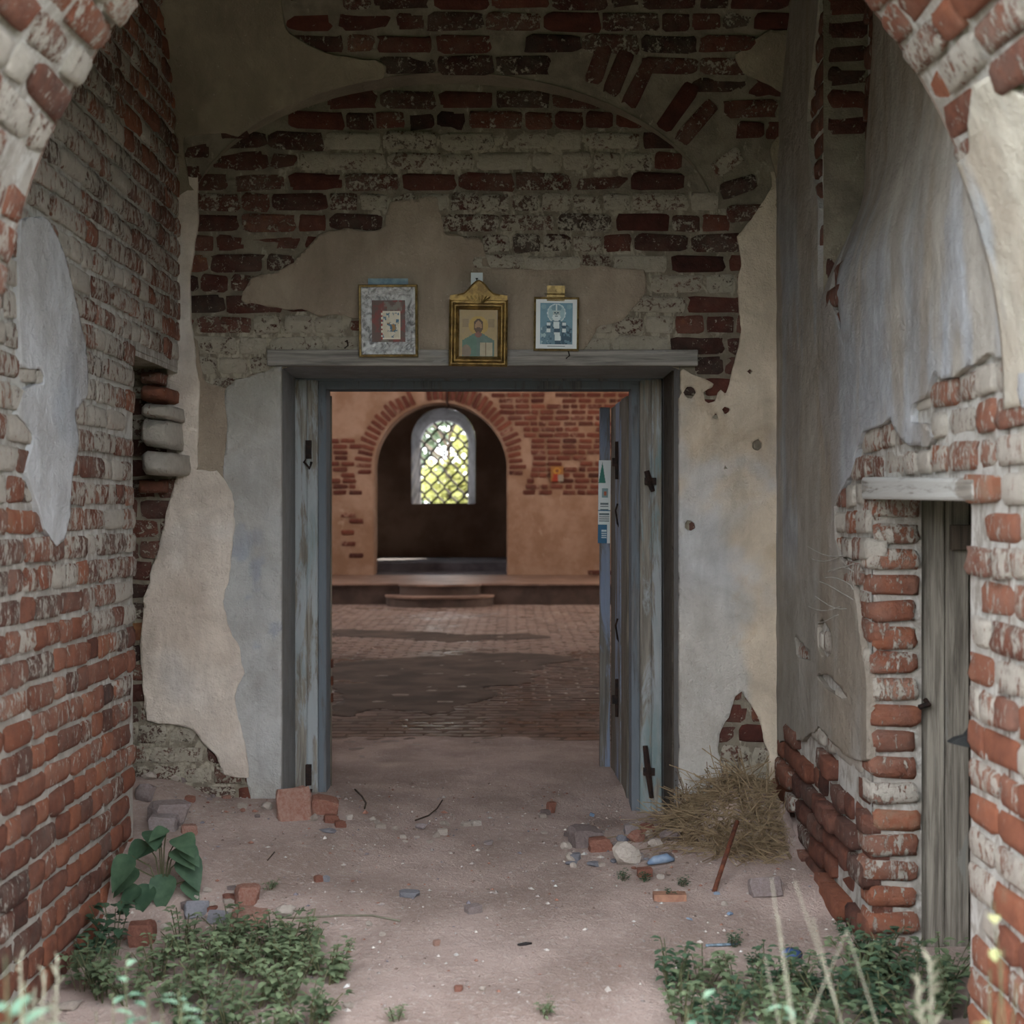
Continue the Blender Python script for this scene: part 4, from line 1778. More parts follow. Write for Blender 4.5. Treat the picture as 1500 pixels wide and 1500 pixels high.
# ------------------------------------------------------------------ altar apse with the lattice window
AD = 34.0
AWX, AWH = (651 - 750) * AD / F, .578
WZ0, WZ1 = CZ + 12 * AD / F, CZ + 133 * AD / F
WSP = WZ1 - AWH
M_APSE = plain('dim_apse_plaster', S(172, 152, 138), S(140, 122, 110), 1.2, .9)
wall_apse = empty('wall_apse')
tag(wall_apse, 'dim altar recess wall behind the round arch', 'wall', kind='structure')


def surf_apse(u, v):
    n = len(u)
    return np.stack([u, np.full(n, AD - .5), v], 1), np.tile([[0., -1, 0]], (n, 1))


OWH = 46 * AD / F
OZ1, OZ0 = CZ + 150 * AD / F, CZ + 11.5 * AD / F
OSP = OZ1 - OWH


def win_out(u, v):
    r = np.hypot(u - AWX, v - OSP)
    return np.maximum(np.where(v > OSP, r - OWH, np.abs(u - AWX) - OWH), OZ0 - v)


sheet('wall_face', surf_apse, -4.2, 1.2, .2, 5.6, .07, lambda u, v: -win_out(u, v), 0, M_APSE, wall_apse, rough=.01, skirt=0)
m = MB()
m.bb(-4.4, -4.1, ED + .3, AD + .2, .2, 5.8)
m.bb(1.1, 1.4, ED + .3, AD + .2, .2, 5.8)
m.bb(-4.4, 1.4, ED + .3, AD + .2, 5.5, 5.8)
m.bb(-4.4, -3.2, ED + .35, ED + .7, .2, 5.8)
m.bb(.3, 1.4, ED + .35, ED + .7, .2, 5.8)
m.bb(-4.4, 1.4, ED + .35, ED + .7, 4.3, 5.8)
m.bb(-4.4, AWX - .8, AD - .45, AD + .1, .2, 5.8)
m.bb(AWX + .8, 1.4, AD - .45, AD + .1, .2, 5.8)
m.bb(AWX - .85, AWX + .85, AD - .45, AD + .1, OZ1 + .02, 5.8)
m.bb(AWX - .85, AWX + .85, AD - .45, AD + .1, .2, OZ0 - .02)
m.build('wall_core', M_APSE, wall_apse)
o = MB().bb(-4.4, 1.4, 29.5, AD, .1, .50).bb(-4.4, 1.4, ED, 29.6, .0, SOZ).build('floor_apse', plain('apse_floor_stone', S(110, 106, 112), S(84, 80, 86), 2, .9))
tag(o, 'stone floor step inside the altar recess', 'floor', kind='structure')


def win_ring(hw, sp, zb, y, n=20):
    pts = [(AWX + hw, y, zb)]
    for i in range(n + 1):
        a = math.pi * i / n
        pts.append((AWX + hw * math.cos(a), y, sp + hw * math.sin(a)))
    pts.append((AWX - hw, y, zb))
    return pts


window_1 = empty('window_1', (AWX, AD, WZ0))
tag(window_1, 'arched altar window with splayed pale frame and diamond iron lattice', 'window', kind='structure')
inv3 = Matrix.Translation((-AWX, -AD, -WZ0))
ra, rb_, rc = win_ring(OWH, OSP, OZ0, AD - .51), win_ring(AWH + .03, WSP, WZ0 - .01, AD - .02), win_ring(AWH, WSP, WZ0, AD + .1)
m = MB()
for A_, B_ in ((ra, rb_), (rb_, rc)):
    for i in range(len(A_)):
        j = (i + 1) % len(A_)
        m.add([A_[i], A_[j], B_[j], B_[i]], [(0, 1, 2, 3)])
o = m.build('splayed_frame', plain('pale_window_plaster', S(104, 100, 102), S(80, 76, 76), 3, .85))
o.parent = window_1
o.matrix_parent_inverse = inv3
# plate round the outside so no light passes beside the frame
pw = 2 * AWH / 7
for k in range(0, 8):
    pts = []
    for i in range(0, 90):
        zz = WZ0 - .02 + i * .025
        x = AWX - AWH + k * pw + (pw / 2) * (1 if k % 2 else -1) * math.cos(2 * math.pi * (zz - WZ0) / .42)
        lim = AWH + .02 if zz < WSP else math.sqrt(max(0, (AWH + .02) ** 2 - (zz - WSP) ** 2))
        if abs(x - AWX) <= lim:
            pts.append((x, AD + .04, zz))
        elif len(pts) > 3 and zz > WSP:
            break
        elif len(pts):
            x = AWX + math.copysign(lim, x - AWX)
            pts.append((x, AD + .04, zz))
    if len(pts) > 2:
        o = MB().tube(pts, .028, 5).build('lattice_rod', M_IRON)
        o.parent = window_1
        o.matrix_parent_inverse = inv3
m = MB()
m.bb(AWX - AWH, AWX + AWH, AD + .02, AD + .06, WZ0 - .01, WZ0 + .02)
o = m.build('lattice_bar', M_IRON)
o.parent = window_1
o.matrix_parent_inverse = inv3

# ------------------------------------------------------------------ trees outside the altar window
def leaf_cards(mb, c, r, n, size, rr, flat=1.0):
    for _ in range(n):
        while True:
            q = Vector((rr.uniform(-1, 1), rr.uniform(-1, 1), rr.uniform(-1, 1)))
            if .25 < q.length < 1:
                break
        p = Vector(c) + Vector((q.x * r[0], q.y * r[1], q.z * r[2]))
        a = Vector((rr.gauss(0, 1), rr.gauss(0, 1), rr.gauss(0, .6))).normalized()
        b = a.cross(Vector((rr.gauss(0, 1), rr.gauss(0, 1), rr.gauss(0, 1)))).normalized()
        s = size * rr.uniform(.6, 1.3)
        w = s * .34
        nn = a.cross(b) * s * .12
        mb.add([p - a * s * .5, p + b * w + nn, p + a * s * .5, p - b * w + nn], [(0, 1, 2), (0, 2, 3)])


def tree(name, label, x, y, h, crown, mat, n, size, seed):
    rr = random.Random(seed)
    root = empty(name, (x, y, -.2))
    tag(root, label, 'tree', 'trees outside the altar window')
    m = MB()
    m.tube([(0, 0, 0), (.05, 0, h * .3), (-.05, .1, h * .55), (.02, 0, h * .8)], [.16, .12, .08, .03], 8)
    for k in range(6):
        a = k * 1.05
        z = h * (.35 + .08 * k)
        m.tube([(0, 0, z), (math.cos(a) * .7, math.sin(a) * .7, z + .6), (math.cos(a) * 1.2, math.sin(a) * 1.2, z + .9)], [.05, .03, .012], 5)
    m.build('trunk', M_BARK, root)
    m = MB()
    for cx, cy, cz, r in crown:
        leaf_cards(m, (cx, cy, cz), (r, r, r * .9), n, size, rr)
    o = m.build('foliage', mat, root)
    o['kind'] = 'stuff'
    return root


tree('sunlit_tree', 'yellow green sunlit tree seen through the altar window lattice', -1.9, 41.5, 5.5,
     [(.3, 0, 2.0, .9), (-.3, 0, 2.7, .75), (.55, .2, 3.1, .8), (.75, 0, 4.1, .75), (.1, .3, 1.5, .9), (.9, 0, 2.3, .7)], M_LEAF_SUN, 300, .26, 3)
tree('dim_tree', 'grey green tree standing further back beyond the altar window', -3.3, 47.0, 7.5,
     [(.2, 0, 3.0, 1.2), (-.4, 0, 4.3, 1.2), (.7, .4, 4.8, 1.0), (.9, 0, 2.2, 1.1)], M_LEAF_TREE, 320, .3, 4)

# unseen trees added behind the camera to shade the vault and upper wall
m = MB()
rr = random.Random(44)
for k in range(13):
    cx, cy, h_ = -18 + k * 3.0 + rr.uniform(-.6, .6), -8.5 + rr.uniform(-1.5, 1.0), rr.uniform(2.6, 3.8)
    for q in range(5):
        leaf_cards(m, (cx + rr.uniform(-.8, .8), cy + rr.uniform(-.5, .5), h_ * (.12 + .18 * q)), (1.9, 1.3, h_ * .2), 70, .85, rr)
o = m.build('added_shade_trees', M_LEAF_TREE, lawn)
o['kind'] = 'stuff'

# small things in the nave
nail = MB().tube([(0, 0, .38), (0, -.02, .1), (0, -.03, .02)], .022, 6).tube([(0, -.03, .03), (.04, -.06, -.05), (-.02, -.08, -.1)], .016, 5)
nail = nail.build('hanging_chain', M_IRON)
nail.location = P3(655, 592, ED - .015)
tag(nail, 'short dark iron chain hanging from the crown of the altar arch', 'chain')


def gold_icon_fn(u, v):
    return blend(ones(u, lincol(150, 104, 62)), [((np.hypot(u - .5, (v - .68) * 1.2) < .26).astype(float), lincol(190, 140, 60)), ((np.hypot(u - .5, (v - .68) * 1.2) < .13).astype(float), lincol(120, 70, 50)),
                                                 (((v < .5) & (np.abs(u - .45) < .32 - .2 * v)).astype(float), lincol(150, 60, 44)), (((v < .45) & (u > .55)).astype(float), lincol(150, 140, 128))])


o = print_mesh('small_icon', .26, .31, 14, 16, gold_icon_fn)
o.location = P3(816, 694, ED - .06)
tag(o, 'tiny gold and red icon print pinned on the far brick wall', 'icon')

# ------------------------------------------------------------------ the three icons over the door
def frame_loft(w, h, prof, name, mat, parent):
    """mitred picture frame; prof = (inset from the outer edge, height off the wall)"""
    v, f = [], []
    for o_, hh in prof:
        a, b = w / 2 - o_, h / 2 - o_
        v += [(-a, -hh, -b), (a, -hh, -b), (a, -hh, b), (-a, -hh, b)]
    for i in range(len(prof) - 1):
        for k in range(4):
            j = (k + 1) % 4
            f.append((i * 4 + k, i * 4 + j, i * 4 + 4 + j, i * 4 + 4 + k))
    return mesh_obj(name, v, f, mat, parent)


def icon_root(name, label, x0, x1, y0, y1, d, tilt=.03, roll=0.0):
    X0, _, Z0 = P3(x0, y1, d)
    X1, _, Z1 = P3(x1, y0, d)
    r = empty(name, ((X0 + X1) / 2, d, Z0))
    r.rotation_euler = (tilt, roll, 0)
    tag(r, label, 'icon', 'icons over the door')
    return r, X1 - X0, Z1 - Z0


def lift(o, dz, dy=0.0, dx=0.0):
    o.location = (dx, dy, dz)
    return o


ID = D - .055
# left: silver foil shadow box
r1, w, h = icon_root('foil_icon', 'gilt framed icon with crumpled silver foil border and a tiny torn print', 526.5, 612.5, 418, 523, ID, .03, -.004)
lift(frame_loft(w, h, [(0, -.02), (0, .022), (.004, .026), (.010, .024), (.013, .016)], 'frame', M_GOLDTHIN, r1), h / 2)
m = MB()
n = 18
iw, ih = w - .026, h - .026
grid = []
for j in range(n + 1):
    for i in range(n + 1):
        u, v = i / n - .5, j / n - .5
        e = max(abs(u) / .5, abs(v) / .5)
        grid.append((u * iw, -.014 + .03 * float(smooth(1 - e, 0.02, .35)) + .004 * R.gauss(0, 1) * (e > .35), v * ih))
m.add(grid, [(j * (n + 1) + i, j * (n + 1) + i + 1, (j + 1) * (n + 1) + i + 1, (j + 1) * (n + 1) + i) for j in range(n) for i in range(n)
             if max(abs((i + .5) / n - .5), abs((j + .5) / n - .5)) > .20])
lift(m.build('foil_border', M_FOIL, r1), h / 2)


def dark_red_fn(u, v):
    n = fbm(u * 7, v * 8, 3)
    return blend(ones(u, lincol(96, 78, 72)), [(smooth(n, .0, .15), lincol(122, 66, 62)), (smooth(fbm(u * 5, v * 5, 6), .1, .2), lincol(120, 112, 104))])


o = print_mesh('backing', iw * .62, ih * .62, 22, 26, dark_red_fn)
o.parent = r1
lift(o, h / 2 + .0, .0)


def torn_fn(u, v):
    n = fbm(u * 5, v * 6, 13)
    n2 = fbm(u * 6, v * 5, 17)
    c = blend(ones(u, lincol(198, 190, 170)), [(smooth(n, -.02, .03), lincol(70, 104, 128)), (smooth(n2, .06, .1), lincol(206, 200, 184)), (smooth(n - n2, .2, .24), lincol(150, 116, 70))])
    e = np.maximum(np.abs(u - .5), np.abs(v - .5))
    return blend(c, [((e > .44).astype(float), lincol(214, 208, 192)), ((u < .08).astype(float) * (np.sin(v * 40) > 0), lincol(150, 60, 58))])


o = print_mesh('torn_print', .1, .146, 26, 34, torn_fn)
o.parent = r1
lift(o, h / 2 - .022, -.006, .012)
o = MB().bb(-.104, .104, -.004, .004, -.02, .03).build('blue_card', M_BLUECARD)
o.location = P3(568.5, 416.5, D - .024)
tag(o, 'pale blue card strip showing above the foil icon', 'card')

# middle: gilded moulding with a peaked crest
r2, w, h = icon_root('crested_icon', 'gilded crested icon of a robed figure holding an open book', 657.5, 743, 440, 537, D - .075, .05, .012)
prof = [(0, -.015), (0, .02), (.006, .028), (.012, .02), (.016, .02), (.022, .032), (.029, .022), (.033, .022), (.039, .03), (.046, .018), (.052, .008)]
lift(frame_loft(w, h, prof, 'frame', M_GOLD, r2), h / 2)
cw = w / 2
crest = [(-cw * .98, 0), (-cw * .98, .02), (-cw * .72, .026), (-cw * .5, .034), (-cw * .34, .055), (-cw * .22, .078), (-cw * .1, .094), (0, .1), (cw * .1, .094), (cw * .22, .078),
         (cw * .34, .055), (cw * .5, .034), (cw * .72, .026), (cw * .98, .02), (cw * .98, 0), (cw * .6, -.03), (-cw * .6, -.03)]
m = MB().prism(crest, -.026, .01)
for k in range(-3, 4):
    m.tube([(0 + k * .006, -.028, -.022), (k * .017, -.031, .006), (k * .02, -.029, .024 - abs(k) * .003)], [.003, .0045, .003], 5)
m.tube([(x, -.028, z - .004) for x, z in crest[2:13]], .0045, 6)
o = m.build('crest', M_GOLD, r2)
lift(o, h)


def robed_fn(u, v):
    n = fbm(u * 9, v * 9, 23)
    c = blend(ones(u, lincol(158, 138, 100)), [(smooth(n, 0, .2) * .5, lincol(138, 122, 98))])
    r = np.hypot((u - .5), (v - .66) * 1.25)
    head = np.hypot((u - .5) / .085, (v - .65) / .115)
    hair = np.hypot((u - .5) / .125, (v - .655) / .15)
    beard = np.hypot((u - .5) / .075, (v - .57) / .06)
    should = (v < .50 - .5 * np.clip(np.abs(u - .5) - .1, 0, 1)) & (np.abs(u - .5) < .42)
    book = (u > .54) & (u < .86) & (v < .3) & (v > .02)
    L = [(((v > .62) & (v < .80) & (np.abs(u - .5) < .42) & (np.abs(u - .5) > .24)).astype(float) * .4, lincol(106, 92, 78)),
         ((r < .25).astype(float) * .8, lincol(172, 142, 70)), (should.astype(float), lincol(92, 112, 104)), ((should & (u < .46)).astype(float) * .6, lincol(82, 116, 98)),
         ((hair < 1).astype(float), lincol(84, 68, 54)), ((head < 1).astype(float), lincol(150, 118, 88)), ((beard < 1).astype(float), lincol(92, 72, 56)),
         ((np.hypot((u - .5) / .09, (v - .47) / .06) < 1).astype(float), lincol(124, 86, 74)), (book.astype(float), lincol(164, 154, 130)),
         ((book & (np.abs(u - .7) < .012)).astype(float), lincol(120, 106, 84)), ((np.hypot((u - .2) / .12, (v - .12) / .14) < 1).astype(float) * .6, lincol(140, 104, 88)),
         ((np.abs(u - .5) > .485).astype(float), lincol(120, 110, 92))]
    c = blend(c, L)
    return c * (1 + .35 * n[:, None])


o = print_mesh('print', w - .1, h - .1, 44, 56, robed_fn)
o.parent = r2
lift(o, h / 2, -.008)


def card_fn(u, v):
    k = lincol(40, 42, 44)
    L = [((np.hypot((u - .5) / .09, (v - .64) / .06) < 1), k), ((np.abs(u - .5) < .07) & (v < .58) & (v > .34), k), ((np.abs(v - .38) < .03) & (np.abs(u - .5) < .3), k),
         ((np.abs(u - .72) < .05) & (v < .5) & (v > .2), k), ((np.abs(v - .2) < .03) & (np.abs(u - .5) < .36), k), ((np.abs(u - .28) < .04) & (v < .4) & (v > .2), k)]
    return blend(ones(u, lincol(206, 214, 216)), [(q.astype(float), c) for q, c in L])


o = print_mesh('small_card', .062, .09, 20, 26, card_fn)
o.location = P3(698.5, 412, D - .02)
tag(o, 'small white card with a black line drawing behind the crested icon', 'card')

# right: thin frame, white mat, blue print of a bearded bishop
r3, w, h = icon_root('blue_icon', 'thin gilt framed blue print of a bearded haloed bishop on white', 781.5, 847.5, 436, 514, ID, .03, .01)
lift(frame_loft(w, h, [(0, -.015), (0, .014), (.004, .018), (.009, .014), (.011, .008)], 'frame', M_GOLDTHIN, r3), h / 2)


def bishop_fn(u, v):
    n = fbm(u * 14, v * 14, 33)
    inner = (u > .1) & (u < .9) & (v > .09) & (v < .93)
    blue, dk, lt = lincol(104, 142, 160), lincol(44, 74, 92), lincol(206, 218, 220)
    halo = np.hypot((u - .5), (v - .72) * 1.18)
    mitre = np.hypot((u - .5) / .12, (v - .815) / .075)
    face = np.hypot((u - .5) / .085, (v - .715) / .085)
    beard = np.hypot((u - .5) / .1, (v - .63) / .075)
    robe = (v < .58 - .55 * np.clip(np.abs(u - .5) - .08, 0, 1)) & (np.abs(u - .5) < .37)
    omo = (np.abs(u - .5 + .12 * (v - .5)) < .07) & (v < .54)
    sh = (np.abs(np.abs(u - .5) - .19) < .05) & (v < .54) & (v > .34)
    chk = ((np.floor(u * 18) + np.floor(v * 22)) % 2 == 0)
    L = [(inner, blue), (inner & (halo < .225), lincol(150, 180, 190)), (inner & (halo < .225) & (halo > .205), lincol(196, 210, 214)), (inner & robe, lincol(92, 124, 140)), (inner & robe & chk & (n > -.05), lincol(60, 92, 110)),
         (inner & robe & (u > .62) & (n > -.06), dk), (inner & robe & (u < .3) & (n > .02), lincol(150, 176, 184)), (inner & omo, lt), (inner & omo & (np.abs(((v * 4) % 1) - .5) < .16), dk),
         (inner & sh, lt), (inner & sh & (np.abs(((v * 8) % 1) - .5) < .2), dk),
         (inner & (mitre < 1) & (v > .76), lincol(112, 144, 158)), (inner & (mitre < 1) & (v > .76) & (np.abs(u - .5) < .02), lt), (inner & (np.abs(v - .765) < .012) & (np.abs(u - .5) < .1), lincol(176, 196, 200)),
         (inner & (face < 1) & (v < .765), lincol(168, 182, 182)), (inner & (beard < 1) & (v < .675), lt), (inner & (np.abs(v - .728) < .012) & (np.abs(np.abs(u - .5) - .036) < .022), dk),
         (inner & (np.abs(u - .5) < .01) & (v > .675) & (v < .73), lincol(110, 134, 142)), (inner & (np.abs(v - .655) < .007) & (np.abs(u - .5) < .035), dk),
         (inner & (np.hypot(u - .19, (v - .85) * 1.2) < .06), lincol(124, 158, 172)), (inner & (np.hypot(u - .81, (v - .85) * 1.2) < .06), lincol(124, 158, 172)),
         ((np.abs(v - .06) < .008) & (np.abs(u - .5) < .22), lincol(120, 128, 130))]
    c = blend(ones(u, lincol(212, 218, 220)), [(q.astype(float), cc) for q, cc in L])
    return c * (1 + .2 * n[:, None] * inner[:, None])


o = print_mesh('print', w - .02, h - .02, 56, 66, bishop_fn)
o.parent = r3
lift(o, h / 2, -.006)
m = MB().bb(-.046, .046, -.004, .004, -.02, .06)
m.tube([(-.046, -.006, .016), (.046, -.006, .016)], .004, 5)
m.tube([(0, -.01, .036), (0, .0, .036)], .005, 6)
o = m.build('hanger_plate', M_GOLDTHIN, r3)
lift(o, h, -.002, -.004)
# bent nails near the icons
for k, (x, y, lb) in enumerate(((505, 505, 'bent iron nail in the wall above the lintel board beside the foil icon'), (829, 520, 'short dark nail and torn tape on the lintel under the blue icon'))):
    X, Y, Z = P3(x, y, D - .05)
    m = MB().tube([(.0, .03, .02), (.012, 0, .022), (.018, -.012, -.005), (.0, -.012, -.02)], .004, 5)
    o = m.build('bent_nail', M_IRON)
    o.location = (X, Y, Z)
    tag(o, lb, 'nail')

# ------------------------------------------------------------------ rubble
def chunk(seed, kind):
    rr = np.random.RandomState(seed)
    bm = bmesh.new()
    if kind == 'brick':
        bmesh.ops.create_cube(bm, size=1)
        bmesh.ops.subdivide_edges(bm, edges=bm.edges[:], cuts=3, use_grid_fill=True)
        cut = Vector(rr.randn(3)).normalized()
        for v in bm.verts:
            dd = v.co.dot(cut) - .42
            if dd > 0:
                v.co -= cut * dd
            cn = sum(abs(q) > .45 for q in v.co)
            v.co *= 1 - .05 * max(0, cn - 1) - .05 * rr.rand() * (cn > 1)
            v.co += Vector(rr.randn(3)) * .022
    else:
        bmesh.ops.create_icosphere(bm, subdivisions=2, radius=.5)
        planes = [Vector(rr.randn(3)).normalized() for _ in range(7)]
        for v in bm.verts:
            for q in planes:
                dd = v.co.dot(q) - .33
                if dd > 0:
                    v.co -= q * dd * .9
            v.co += Vector(rr.randn(3)) * .015
    me = bpy.data.meshes.new('chunk')
    bm.to_mesh(me)
    bm.free()
    return me


CH = {'brick': [chunk(i, 'brick') for i in range(6)], 'stone': [chunk(20 + i, 'stone') for i in range(6)]}
_chm = {}


def rock(x, y, w, h, kind, mat, name, label, group=None, dep=None, rz=None, tilt=0.0, zoff=0.0, cat='stone'):
    """a rubble piece whose foot is seen at pixel (x, y), w x h pixels big"""
    p = gpx(x, y)
    s = p.y / F
    k = R.randrange(6)
    key = (kind, k, mat.name)
    if key not in _chm:
        me = CH[kind][k].copy()
        me.materials.append(mat)
        _chm[key] = me
    o = bpy.data.objects.new(name, _chm[key])
    link(o)
    dp = dep or w * .75
    o.scale = (w * s, dp * s, h * s * 1.15)
    o.rotation_euler = (tilt, R.uniform(-.1, .1), R.uniform(0, .6) if rz is None else rz)
    o.location = (p.x, p.y + dp * s * .3, p.z + h * s * .36 + zoff)
    tag(o, label, cat, group)
    return o


B, ST = 'brick', 'stone'
G1 = 'rubble at the foot of the door posts'
rock(430, 1198, 50, 46, B, M_STONE_BRICK, 'brick_chunk', 'flat orange brick slab leaning against the left door post', None, 16, .25, -.35, cat='brick')
rock(474, 1192, 40, 26, B, M_STONE_BRICK, 'brick_chunk', 'pale limed brick lump beside the orange slab at the left door post', cat='brick')
rock(460, 1203, 14, 12, ST, M_STONE_PALE, 'stone', 'white pebble in front of the left door post')
rock(485, 1205, 22, 12, B, M_STONE_BRICK, 'brick_chunk', 'small brick splinter on the threshold by the left door post', G1, cat='brick')
rock(498, 1212, 16, 10, B, M_STONE_BRICK, 'brick_chunk', 'small brick splinter on the threshold by the left door post', G1, cat='brick')
rock(390, 1186, 22, 12, ST, M_STONE_PALE, 'stone', 'pale stone flake under the grey plaster left of the door')
rock(480, 1221, 30, 7, ST, M_STONE_BLUE, 'stone', 'thin bluish stone flake on the soil before the left door post')
rock(212, 1176, 34, 32, ST, M_STONE_GREY, 'stone', 'rounded grey stone at the torn foot of the left brick wall')
rock(246, 1208, 58, 34, B, M_STONE_GREY, 'stone', 'long limed grey pink block against the left brick wall')
rock(238, 1216, 40, 22, B, M_STONE_GREY, 'stone', 'small pale block behind the heart leaved plant')
rock(276, 1222, 24, 14, B, M_STONE_BRICK, 'brick_chunk', 'orange brick lump beside the long grey pink block', cat='brick')
rock(284, 1150, 44, 18, B, M_STONE_GREY, 'stone', 'flat grey stone below the bare brick patch in the left corner')
rock(258, 1144, 18, 10, ST, M_STONE_PALE, 'stone', 'pale chip below the bare brick patch in the left corner')
rock(218, 1142, 26, 12, ST, M_STONE_PALE, 'stone', 'pale flat stone in the torn recess of the left corner')
rock(325, 1150, 24, 10, ST, M_STONE_GREY, 'stone', 'small grey stone under the cream plaster left of the door')
G2 = 'rubble among the weeds by the left wall'
rock(362, 1326, 36, 30, B, M_STONE_BRICK, 'brick_chunk', 'pinkish orange brick piece standing among chips near the weed patch', cat='brick')
rock(418, 1344, 36, 20, ST, M_STONE_PALE, 'stone', 'white angular stone on open soil beside the long straw')
rock(362, 1358, 52, 22, B, M_STONE_BRICK, 'brick_chunk', 'broken brick slab half under the leafy weeds', None, 40, .0, .1, cat='brick')
rock(288, 1342, 36, 22, B, M_STONE_BLUE, 'stone', 'bluish slab leaning among chips by the weed patch', None, 14, .3, -.5)
rock(318, 1352, 30, 18, B, M_STONE_BLUE, 'stone', 'smaller grey blue slab next to the leaning bluish slab', None, 14, -.3, -.5)
rock(206, 1384, 38, 34, B, M_STONE_BRICK, 'brick_chunk', 'rounded red and white brick end under the pointed leaved weed', cat='brick')
rock(254, 1384, 24, 12, ST, M_STONE_BLUE, 'stone', 'flat blue grey stone beside the rounded brick end')
rock(310, 1330, 12, 10, ST, M_STONE_PALE, 'stone', 'white chip between the bluish slabs and the brick piece', 'white chips by the weeds')
rock(335, 1340, 12, 10, ST, M_STONE_PALE, 'stone', 'white chip between the bluish slabs and the brick piece', 'white chips by the weeds')
rock(240, 1362, 14, 10, ST, M_STONE_PALE, 'stone', 'pale pebble beside the rounded brick end', 'pebbles by the rounded brick')
rock(142, 1290, 20, 22, B, M_STONE_GREY, 'stone', 'grey lump at the wall under the heart leaved plant', None)
rock(466, 1292, 12, 10, B, M_STONE_BRICK, 'brick_chunk', 'small orange chip beside a blue chip on open soil', cat='brick')
rock(478, 1292, 12, 11, ST, M_STONE_BLUE, 'stone', 'small blue grey chip beside an orange chip on open soil')
# right of the door
rock(858, 1240, 46, 30, B, M_STONE_GREY, 'stone', 'pale lilac brick bat lying left of the right door post')
rock(880, 1247, 34, 20, B, M_STONE_BRICK, 'brick_chunk', 'red brick bat behind the white boulder by the right door post', cat='brick')
rock(918, 1268, 50, 36, ST, M_STONE_PALE, 'stone', 'cream white boulder in front of the right door post')
rock(932, 1234, 32, 20, ST, M_STONE_BRICK, 'brick_chunk', 'rounded pink brick lump against the right door post', cat='brick')
rock(952, 1228, 18, 14, ST, M_STONE_PALE, 'stone', 'small white stone touching the foot of the right door post')
rock(962, 1242, 26, 16, ST, M_STONE_PALE, 'stone', 'pale grey stone right of the cream white boulder')
rock(985, 1232, 40, 20, ST, M_STONE_GREY, 'stone', 'brownish stone at the plaster reveal right of the door')
rock(1122, 1312, 48, 26, B, M_STONE_GREY, 'stone', 'pale pink brick slab in front of the dry grass heap', None, 18, .1, -.5)
rock(835, 1258, 14, 10, ST, M_STONE_PALE, 'stone', 'round white pebble left of the lilac brick bat')
rock(830, 1245, 20, 14, ST, M_STONE_PALE, 'stone', 'pale chip beside the lilac brick bat')
rock(840, 1272, 12, 10, ST, M_STONE_PALE, 'stone', 'small white pebble on soil before the rubble at the right post', None)
rock(872, 1270, 26, 8, ST, M_STONE_BLUE, 'stone', 'thin slate blue flake before the cream white boulder', 'slate flakes at the right post')
rock(838, 1268, 22, 7, ST, M_STONE_BLUE, 'stone', 'thin slate blue flake before the cream white boulder', 'slate flakes at the right post')
rock(945, 1285, 22, 14, B, M_STONE_BRICK, 'brick_chunk', 'small orange lump below the blue plastic scrap', cat='brick')
rock(968, 1288, 14, 8, ST, M_STONE_PALE, 'stone', 'white flake below the blue plastic scrap')
rock(1062, 1328, 12, 9, ST, M_STONE_PALE, 'stone', 'white chip beside the leaning rusty rod')
rock(808, 1190, 14, 16, B, M_STONE_BRICK, 'brick_chunk', 'dark brick stub standing on the threshold soil', cat='brick')
rock(600, 1314, 30, 8, B, M_STONE_BLUE, 'stone', 'flat slate piece alone on the middle of the path')
rock(693, 1338, 24, 12, B, M_STONE_GREY, 'stone', 'grey lilac chip in the middle of the path')
rock(672, 1452, 13, 8, B, M_STONE_BRICK, 'brick_chunk', 'orange chip next to a white pebble on the path', cat='brick')
rock(707, 1452, 11, 8, ST, M_STONE_PALE, 'stone', 'white pebble next to an orange chip on the path')
rock(652, 1210, 18, 8, ST, M_STONE_PALE, 'stone', 'white flake on the threshold between the door posts')
rock(640, 1228, 14, 10, ST, M_STONE_PALE, 'stone', 'white chip just outside the threshold')
rock(617, 1215, 20, 10, ST, M_STONE_GREY, 'stone', 'grey chip just outside the threshold')
rock(640, 1385, 11, 8, B, M_STONE_BRICK, 'brick_chunk', 'tiny orange chip on the path beyond the straw', cat='brick')
rock(510, 1478, 20, 10, ST, M_STONE_PALE, 'stone', 'flat white stone on the path beside the weed patch')
rock(540, 1357, 12, 8, ST, M_STONE_PALE, 'stone', 'white chip right under the long straw')
rock(560, 1372, 11, 7, ST, M_STONE_PALE, 'stone', 'white chip a hand below the long straw')
rock(300, 1494, 46, 20, B, M_STONE_GREY, 'stone', 'dull brown slab lying under the pale foreground weeds')
rock(100, 1482, 40, 16, ST, M_STONE_PALE, 'stone', 'white stone at the foot of the left wall under weeds', None)

